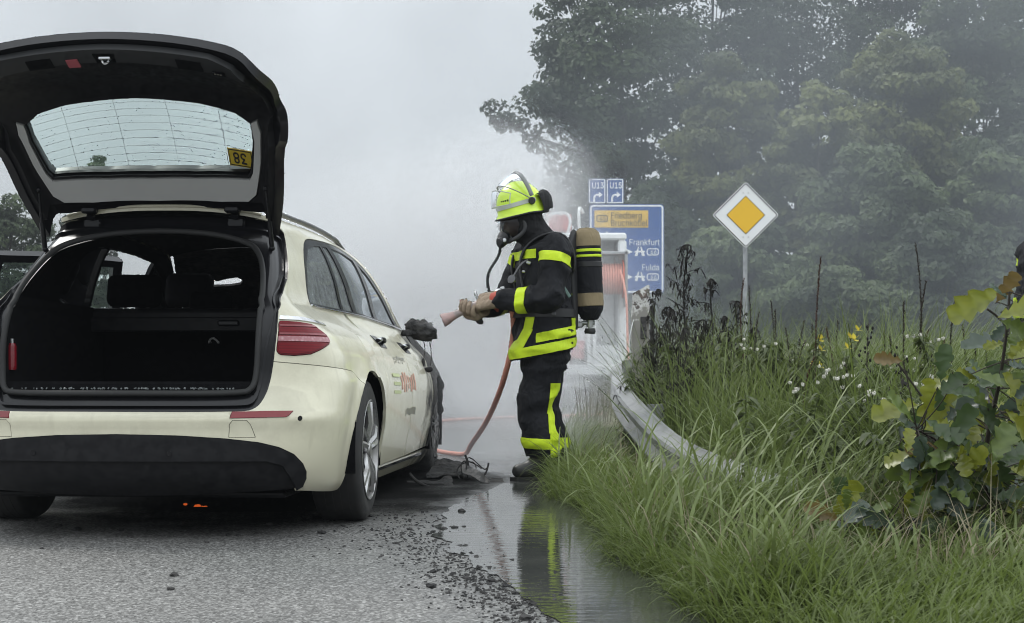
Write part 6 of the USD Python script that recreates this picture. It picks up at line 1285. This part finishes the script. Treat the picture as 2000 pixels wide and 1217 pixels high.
twigs = [tube(spline([root, *main], 20), np.linspace(.011, .004, 20), 7)]
fixed = [(1905, 592, 68, 'lime', -150), (1965, 562, 42, 'rust', 60), (1990, 606, 50, 'lime', 20), (1950, 575, 36, 'grey', 160), (1985, 640, 50, 'green', -20), (1932, 664, 62, 'grey', 175), (1958, 742, 52, 'dark', 190), (1985, 700, 42, 'lime', 60), (1735, 703, 34, 'rust', 175), (1755, 796, 62, 'lime', 185), (1816, 776, 46, 'lime', 95), (1848, 786, 48, 'lime', 80), (1828, 832, 56, 'lime', 130), (1868, 838, 60, 'dark', 60), (1800, 850, 62, 'grey', 190), (1890, 800, 62, 'grey', 30), (1930, 830, 52, 'dark', 120), (1985, 776, 62, 'lime', 110), (1962, 800, 50, 'grey', 40), (1995, 830, 50, 'lime', -40), (1812, 888, 52, 'rust', 180), (1848, 878, 56, 'green', -110), (1876, 872, 56, 'dark', -60), (1918, 884, 62, 'dark', -30), (1955, 868, 56, 'green', 60), (1985, 890, 56, 'dark', 10), (1830, 925, 56, 'dark', 200), (1880, 935, 52, 'green', -80), (1928, 938, 56, 'dark', -60), (1970, 940, 60, 'grey', -20), (1818, 972, 52, 'dark', 170), (1868, 965, 50, 'grey', -100), (1605, 1003, 44, 'rust', 160), (1650, 975, 52, 'lime', 55), (1628, 1035, 50, 'green', 220), (1663, 1012, 48, 'grey', 30), (1712, 1012, 50, 'grey', 160), (1742, 1002, 46, 'green', 80), (1772, 1018, 48, 'grey', -40), (1762, 1052, 54, 'grey', 200), (1716, 1088, 46, 'grey', 190), (1826, 1078, 64, 'dark', 225), (1848, 1062, 56, 'dark', 200), (1880, 1048, 44, 'green', 100), (1916, 1058, 54, 'grey', 70), (1866, 1090, 40, 'grey', 200), (1918, 1130, 40, 'green', -60)]
leaves = []
hub = lambda px, py: (W3(1935, min(py + 40, 1000), 4.95) if px > 1790 and py < 990 else (W3(1900, 1045, 4.95) if py >= 980 else W3(1900, py + 60, 4.95)))
for k, (px, py, sz_, cl, an) in enumerate(fixed):
    Y = 4.85 + orng.uniform(-.18, .22); a = math.radians(an); d = np.array([math.cos(a), orng.uniform(-.5, .4), math.sin(a)]); L = sz_ / F * Y * 1.7
    leaves.append((W3(px, py, Y) - d / np.linalg.norm(d) * L * .5, d, L, cl))
for k in range(255):
    th = orng.uniform(0, 6.28); q = math.sqrt(orng.random()); px, py = 1892 + 140 * q * math.cos(th), 905 + 175 * q * math.sin(th); Y = orng.uniform(4.75, 5.5); a = orng.uniform(0, 6.28)
    d = np.array([math.cos(a), orng.uniform(-.6, .6), math.sin(a) - .2]); leaves.append((W3(px, py, Y), d, orng.uniform(.08, .145), orng.choice(['dark', 'green', 'green', 'grey', 'dark', 'green', 'lime', 'lime'])))
for k in range(34):
    px, py = orng.uniform(1630, 1930), orng.uniform(995, 1080); Y = orng.uniform(4.8, 5.2); a = orng.uniform(0, 6.28); d = np.array([math.cos(a), orng.uniform(-.5, .5), math.sin(a)]); leaves.append((W3(px, py, Y), d, orng.uniform(.08, .13), orng.choice(['green', 'grey', 'dark', 'green', 'lime'])))
for k in range(16):
    px, py = orng.uniform(1950, 2040), orng.uniform(580, 760); Y = orng.uniform(4.7, 5.1); a = orng.uniform(0, 6.28); leaves.append((W3(px, py, Y), np.array([math.cos(a), orng.uniform(-.5, .5), math.sin(a)]), orng.uniform(.07, .11), orng.choice(['green', 'lime', 'grey'])))
allmain = np.vstack([spline([root, *main], 20), spline([W3(1915, 1000, 4.95), W3(1850, 1052, 4.95), W3(1740, 1040, 4.9), W3(1640, 1020, 4.9)], 20), spline([W3(1935, 930, 4.95), W3(1860, 880, 4.95), W3(1790, 840, 4.9)], 14)])
twigs += [tube(spline([W3(1925, 985, 4.95), W3(1850, 1052, 4.95), W3(1740, 1040, 4.9), W3(1640, 1020, 4.9)], 20), np.linspace(.007, .003, 20), 6), tube(spline([W3(1930, 940, 4.95), W3(1860, 880, 4.95), W3(1790, 840, 4.9)], 14), np.linspace(.007, .003, 14), 6), tube(spline([W3(1968, 640, 4.83), W3(1940, 612, 4.83), W3(1928, 604, 4.82)], 8), .004, 5), tube(spline([W3(1880, 900, 4.95), W3(1790, 760, 4.95), W3(1752, 708, 4.95)], 12), .0035, 5)]
for k, (p, d, L, cl) in enumerate(leaves):
    j = np.argmin(np.linalg.norm(allmain - p, axis=1)); b = allmain[j]
    if np.linalg.norm(b - p) > .015: twigs.append(tube(spline([b, (b + p) / 2 + orng.normal(0, .008, 3), p], 5), .0022, 4, cap=False))
    n = np.array([orng.normal(0, .35), -.75, orng.normal(.55, .3)]); part(oak, 'leaf', oak_leaf(p, d, n, L, 300 + k), 'oak_' + cl, True)
part(oak, 'stem', cat(*twigs), 'dry_stalk', True)
# ------------------------------------------------------------------ trees
leafy('tree_dark', [(.25, (.020, .032, .016)), (.48, (.065, .092, .040)), (.72, (.17, .21, .09))], .55, .25, .42, w=.28)
leafy('tree_mid', [(.25, (.030, .046, .020)), (.48, (.105, .14, .055)), (.72, (.26, .30, .12))], .55, .3, .42, w=.28)
leafy('tree_olive', [(.25, (.045, .058, .018)), (.46, (.16, .18, .055)), (.70, (.36, .35, .13))], .55, .3, .42, w=.28)
worn('bark', (.035, .030, .024), (.07, .062, .05), 9., (.8, 1.), bump=.8, bscale=14., bdist=.03)
def tree(cx, top_, bot, Y, hw, material, label, seed, extra=(), n=11000, leaf=.215, category='tree', dens=1.0):
    r = np.random.default_rng(seed); k = F / Y; X0 = (cx - 1000) / k; g = float(terrain(np.array([X0]), np.array([Y]))[0]) if X0 > 0 else 0.0
    zt_, zb = H - (top_ - HY) / k, max(H - (bot - HY) / k, g + .2); R_, c = hw / k, np.array([0, 0, (zt_ + zb) / 2 - g]); hz = (zt_ - zb) / 2
    clumps = []
    for _ in range(95):
        d = r.normal(0, 1, 3); d /= np.linalg.norm(d); q = r.uniform(.35, 1.0) ** .6; p = c + d * np.array([R_, R_ * .8, hz]) * q
        s = (.20 + .17 * r.random()) * min(R_, 3.2) * (1.15 - .35 * q); clumps.append((p, np.array([s * 1.25, s * 1.1, s * .72])))
    for ex_, ey_, er in extra: p = np.array([(ex_ - 1000) / k - X0, r.uniform(-.5, .5), H - (ey_ - HY) / k - g]); clumps += [(p + r.normal(0, er / k * .45, 3), np.array([1.1, 1, .6]) * er / k * r.uniform(.35, .65)) for _ in range(6)]
    w = np.array([s.prod() ** (2 / 3) for _, s in clumps]); n = int(n * 1.9); pick = r.choice(len(clumps), n, p=w / w.sum())
    P = np.array([x[0] for x in clumps])[pick]; S_ = np.array([x[1] for x in clumps])[pick]; d = r.normal(0, 1, (n, 3)); d /= np.linalg.norm(d, axis=1, keepdims=True); rad = r.random(n) ** .22
    pos = P + d * S_ * rad[:, None]; nr = d * 1.0 + r.normal(0, .5, (n, 3)) + np.array([0, -.3, .35]); nr /= np.linalg.norm(nr, axis=1, keepdims=True)
    a = np.cross(nr, r.normal(0, 1, (n, 3))); a /= np.linalg.norm(a, axis=1, keepdims=True); b = np.cross(nr, a); L = leaf * r.uniform(.6, 1.25, n)[:, None]
    V = np.stack([pos - a * L * .5, pos + b * L * .30, pos + a * L * .5 - nr * L * .12, pos - b * L * .30], 1).reshape(-1, 3); i4 = np.arange(n)[:, None] * 4
    f = np.concatenate([i4 + np.array([0, 1, 2]), i4 + np.array([0, 2, 3])])
    t = thing('tree', label, category, loc=(X0, Y, g))
    part(t, 'crown', trimesh.Trimesh(V, f, process=False), material, False)
    tr = [tube(spline([(0, 0, -.2), (r.normal(0, .1), 0, zb - g + hz * .3), (r.normal(0, .25), r.normal(0, .2), c[2] + hz * .55)], 12), np.linspace(.035 * R_ + .08, .02, 12), 8)]
    for p, s in [clumps[i] for i in r.choice(len(clumps), 14, replace=False)]:
        z0 = r.uniform(.25, .75); b0 = np.array([0, 0, (zb - g) + hz * z0]); tr.append(tube(spline([b0, (b0 + p) / 2 + r.normal(0, .15, 3), p], 7), np.linspace(.045, .015, 7), 5))
    for ex_, ey_, er in extra: p = np.array([(ex_ - 1000) / k - X0, 0, H - (ey_ - HY) / k - g]); b0 = np.array([0, 0, p[2] - 1.2]); tr.append(tube(spline([b0, (b0 + p) / 2 + (0, 0, -.1), p], 8), np.linspace(.10, .03, 8), 6))
    part(t, 'trunk', cat(*tr), 'bark', True)
T = [(1215, -190, 560, 50, 165, 'tree_dark', 'big dark tree whose ragged left edge stands against the pale sky', ((1000, 250, 50), (1035, 262, 40), (1062, 150, 48), (1095, 165, 50), (1088, 90, 50), (1112, 20, 60), (1105, 215, 60), (1140, 250, 70), (1130, 120, 70)), 17000),
     (1420, 108, 520, 46, 105, 'tree_olive', 'olive green tree right of the big dark tree', (), 11000), (1385, -260, 420, 55, 170, 'tree_dark', 'tall dark tree behind the olive tree at the top', (), 13000),
     (1600, 168, 560, 44, 100, 'tree_olive', 'pale olive tree with two rounded tops right of the priority sign', (), 11000), (1755, 50, 480, 47, 125, 'tree_olive', 'yellowish tree high in the middle of the wood', (), 12000),
     (1565, -260, 420, 57, 160, 'tree_dark', 'tall dark tree with small gaps of sky at the top', (), 12000), (1700, 290, 640, 42, 135, 'tree_mid', 'broad leafy tree sloping down right of the priority sign', (), 13000), (1905, -60, 560, 50, 150, 'tree_mid', 'tall hazy tree at the upper right', (), 13000),
     (1965, 250, 650, 42, 120, 'tree_mid', 'bushy tree at the right edge of the wood', (), 11000), (1310, 340, 660, 46, 115, 'tree_dark', 'dark tree behind the blue direction sign', (), 11000), (1460, 420, 675, 41, 110, 'tree_mid', 'low tree behind the priority sign', (), 10000), (1845, 420, 675, 40, 130, 'tree_mid', 'low bushy tree at the field edge under the hazy tree', (), 11000),
     (1120, 330, 690, 54, 120, 'tree_dark', 'dark tree hidden in smoke behind the fire engine', (), 9000), (1750, -320, 420, 59, 170, 'tree_dark', 'tallest dark tree behind the yellowish tree', (), 12000), (2060, -260, 600, 56, 160, 'tree_dark', 'dark tree cut by the right edge of the picture', (), 11000), (1580, 520, 678, 40, 110, 'tree_mid', 'low bush at the field edge below the pale olive tree', (), 9000), (1700, 560, 678, 39, 90, 'tree_mid', 'lowest bush in the middle of the field edge', (), 8000), (1840, -240, 420, 60, 190, 'tree_dark', 'dark tree filling the gap behind the tall hazy tree', (), 12000), (1990, 540, 678, 39, 90, 'tree_mid', 'low bush behind the person at the right edge', (), 8000), (1360, 560, 678, 42, 90, 'tree_dark', 'low bush behind the burnt shrubs', (), 7000),
     (15, 345, 705, 62, 85, 'tree_dark', 'tree at the left edge behind the open tailgate', (), 8000), (185, 284, 705, 66, 55, 'tree_dark', 'treetop seen through the tailgate window', (), 7000)]
for k, (cx, tp, bt, Y, hw, mt, lb, ext, n) in enumerate(T): tree(cx, tp, bt, Y, hw, mt, lb, 400 + k, ext, n)

ur = np.random.default_rng(77); nu = 26000
Yu = ur.uniform(43, 52, nu); Xu = ur.uniform(2.5, 21, nu); gz_ = terrain(Xu, Yu); Zu = gz_ + ur.random(nu) ** 1.2 * (2.2 + 1.6 * meshkit.noise(np.stack([Xu * .5, Yu * .5, 0 * Xu], -1), 6)) - .2
nr = ur.normal(0, .6, (nu, 3)) + np.array([0, -.6, .3]); nr /= np.linalg.norm(nr, axis=1, keepdims=True); a_ = np.cross(nr, ur.normal(0, 1, (nu, 3))); a_ /= np.linalg.norm(a_, axis=1, keepdims=True); b_ = np.cross(nr, a_); P_ = np.stack([Xu, Yu, Zu], -1); L_ = ur.uniform(.16, .34, nu)[:, None]
top('undergrowth', trimesh.Trimesh(np.stack([P_ - a_ * L_ * .5, P_ + b_ * L_ * .3, P_ + a_ * L_ * .5, P_ - b_ * L_ * .3], 1).reshape(-1, 3), np.concatenate([np.arange(nu)[:, None] * 4 + np.array([0, 1, 2]), np.arange(nu)[:, None] * 4 + np.array([0, 2, 3])]), process=False), 'tree_dark', 'dark undergrowth at the foot of the wood', 'undergrowth', kind='stuff', smooth=False)
# ------------------------------------------------------------------ a second firefighter, mostly hidden
def copy_thing(src, name, label, category, matrix, group=None):
    x = UsdGeom.Xform.Define(stage, numbered('/World', name)); x.GetPrim().GetReferences().AddInternalReference(src); x.GetPrim().SetInstanceable(True)
    x.ClearXformOpOrder(); x.AddTransformOp(opSuffix='placed').Set(Gf.Matrix4d(*np.asarray(matrix, float).T.ravel().tolist())); setdata(x.GetPrim(), label, category, group)
px_, Y_ = 2036, 12.6; X_ = (px_ - 1000) / F * Y_
copy_thing(ff, 'person', 'second firefighter in dark turnout gear half hidden behind the oak leaves', 'person', _A.translation_matrix((X_, Y_, float(terrain(np.array([X_]), np.array([Y_]))[0]) - .03)) @ euler((0, 0, 165)))

# ------------------------------------------------------------------ smoke and haze
def smoke(name, c, r, dens, scale, lo, hi, label, color=(.93, .96, 1.0), aniso=.35, stretch=(1, 1, 1), soft=.25):
    c, r = np.asarray(c, float), np.asarray(r, float)
    mat(stage, LOOK + name + '_air', {"g": ("geometry", {}), "mp": ("mapping", {"scale": tuple(stretch)}), "n": ("noise_texture", {"scale": scale, "detail": 3., "roughness": .5, "distortion": .2}),
        "sub": ("vector_math", {"math_type": "subtract", "vector2": tuple(c)}), "dv": ("vector_math", {"math_type": "divide", "vector2": tuple(r)}), "ln": ("vector_math", {"math_type": "length"}),
        "fall": ("map_range", {"range_type": "smoothstep", "from_min": soft, "from_max": 1.0, "to_min": 1., "to_max": 0., "clamp": True}), "nm": ("map_range", {"from_min": lo, "from_max": hi, "to_min": 0., "to_max": 1., "clamp": True}),
        "m": ("math", {"math_type": "multiply"}), "m2": ("math", {"math_type": "multiply", "value2": dens}), "v": ("principled_volume", {"color": color, "anisotropy": aniso})},
        [("g.position", "mp.vector"), ("mp.vector", "n.vector"), ("g.position", "sub.vector1"), ("sub.vector", "dv.vector1"), ("dv.vector", "ln.vector1"), ("ln.value", "fall.value"), ("n.fac", "nm.value"), ("fall.result", "m.value1"), ("nm.result", "m.value2"), ("m.value", "m2.value1"), ("m2.value", "v.density")], volume="v.volume")
    b = trimesh.creation.icosphere(3, 1.06); v = np.array(b.vertices) * r + c; v[:, 2] = np.maximum(v[:, 2], .02 + .0 * v[:, 2]); b = trimesh.Trimesh(v, b.faces, process=False)
    top(name, b, name + '_air', label, 'smoke', kind='stuff', smooth=True)
smoke('smoke_cloud', (-1.25, 18.5, .9), (3.6, 8.6, 3.0), .38, .62, .28, .60, 'thick pale smoke drifting from the front of the car', color=(.985, .993, 1.0), aniso=.55)
smoke('smoke_plume', (-.05, 20.0, 3.05), (1.60, 3.0, 1.20), .80, .75, .36, .70, 'white puff of smoke rising behind the firefighter', color=(.985, .993, 1.0), aniso=.5, soft=.2)
smoke('smoke_veil', (9., 31., 5.), (19., 13., 14.), .016, .22, .22, .70, 'thin bluish veil of smoke in front of the wood', color=(.86, .93, 1.0), aniso=.4)
smoke('smoke_wisps', (-.35, 10.3, .25), (1.5, 1.45, 1.0), .42, 1.6, .32, .62, 'thin wisps of smoke low over the wreckage beside the boots', color=(.985, .993, 1.0), aniso=.4)
_tip = FF_LOC + NZ1 + nd * .045; smoke('spray_mist', tuple(_tip), (.09, .07, .05), 4.0, 9., .30, .65, 'short puff of water mist at the nozzle tip', color=(.99, .995, 1.0), aniso=.4)
mat(stage, LOOK + 'haze_air', {"v": ("principled_volume", {"color": (.90, .95, 1.0), "density": .0006, "anisotropy": .45})}, volume="v.volume")
hz_ = box((290, 330, 30), (0, 115, 13.5)); top('haze', hz_, 'haze_air', 'thin pale haze in the air', 'haze', kind='stuff', smooth=False)
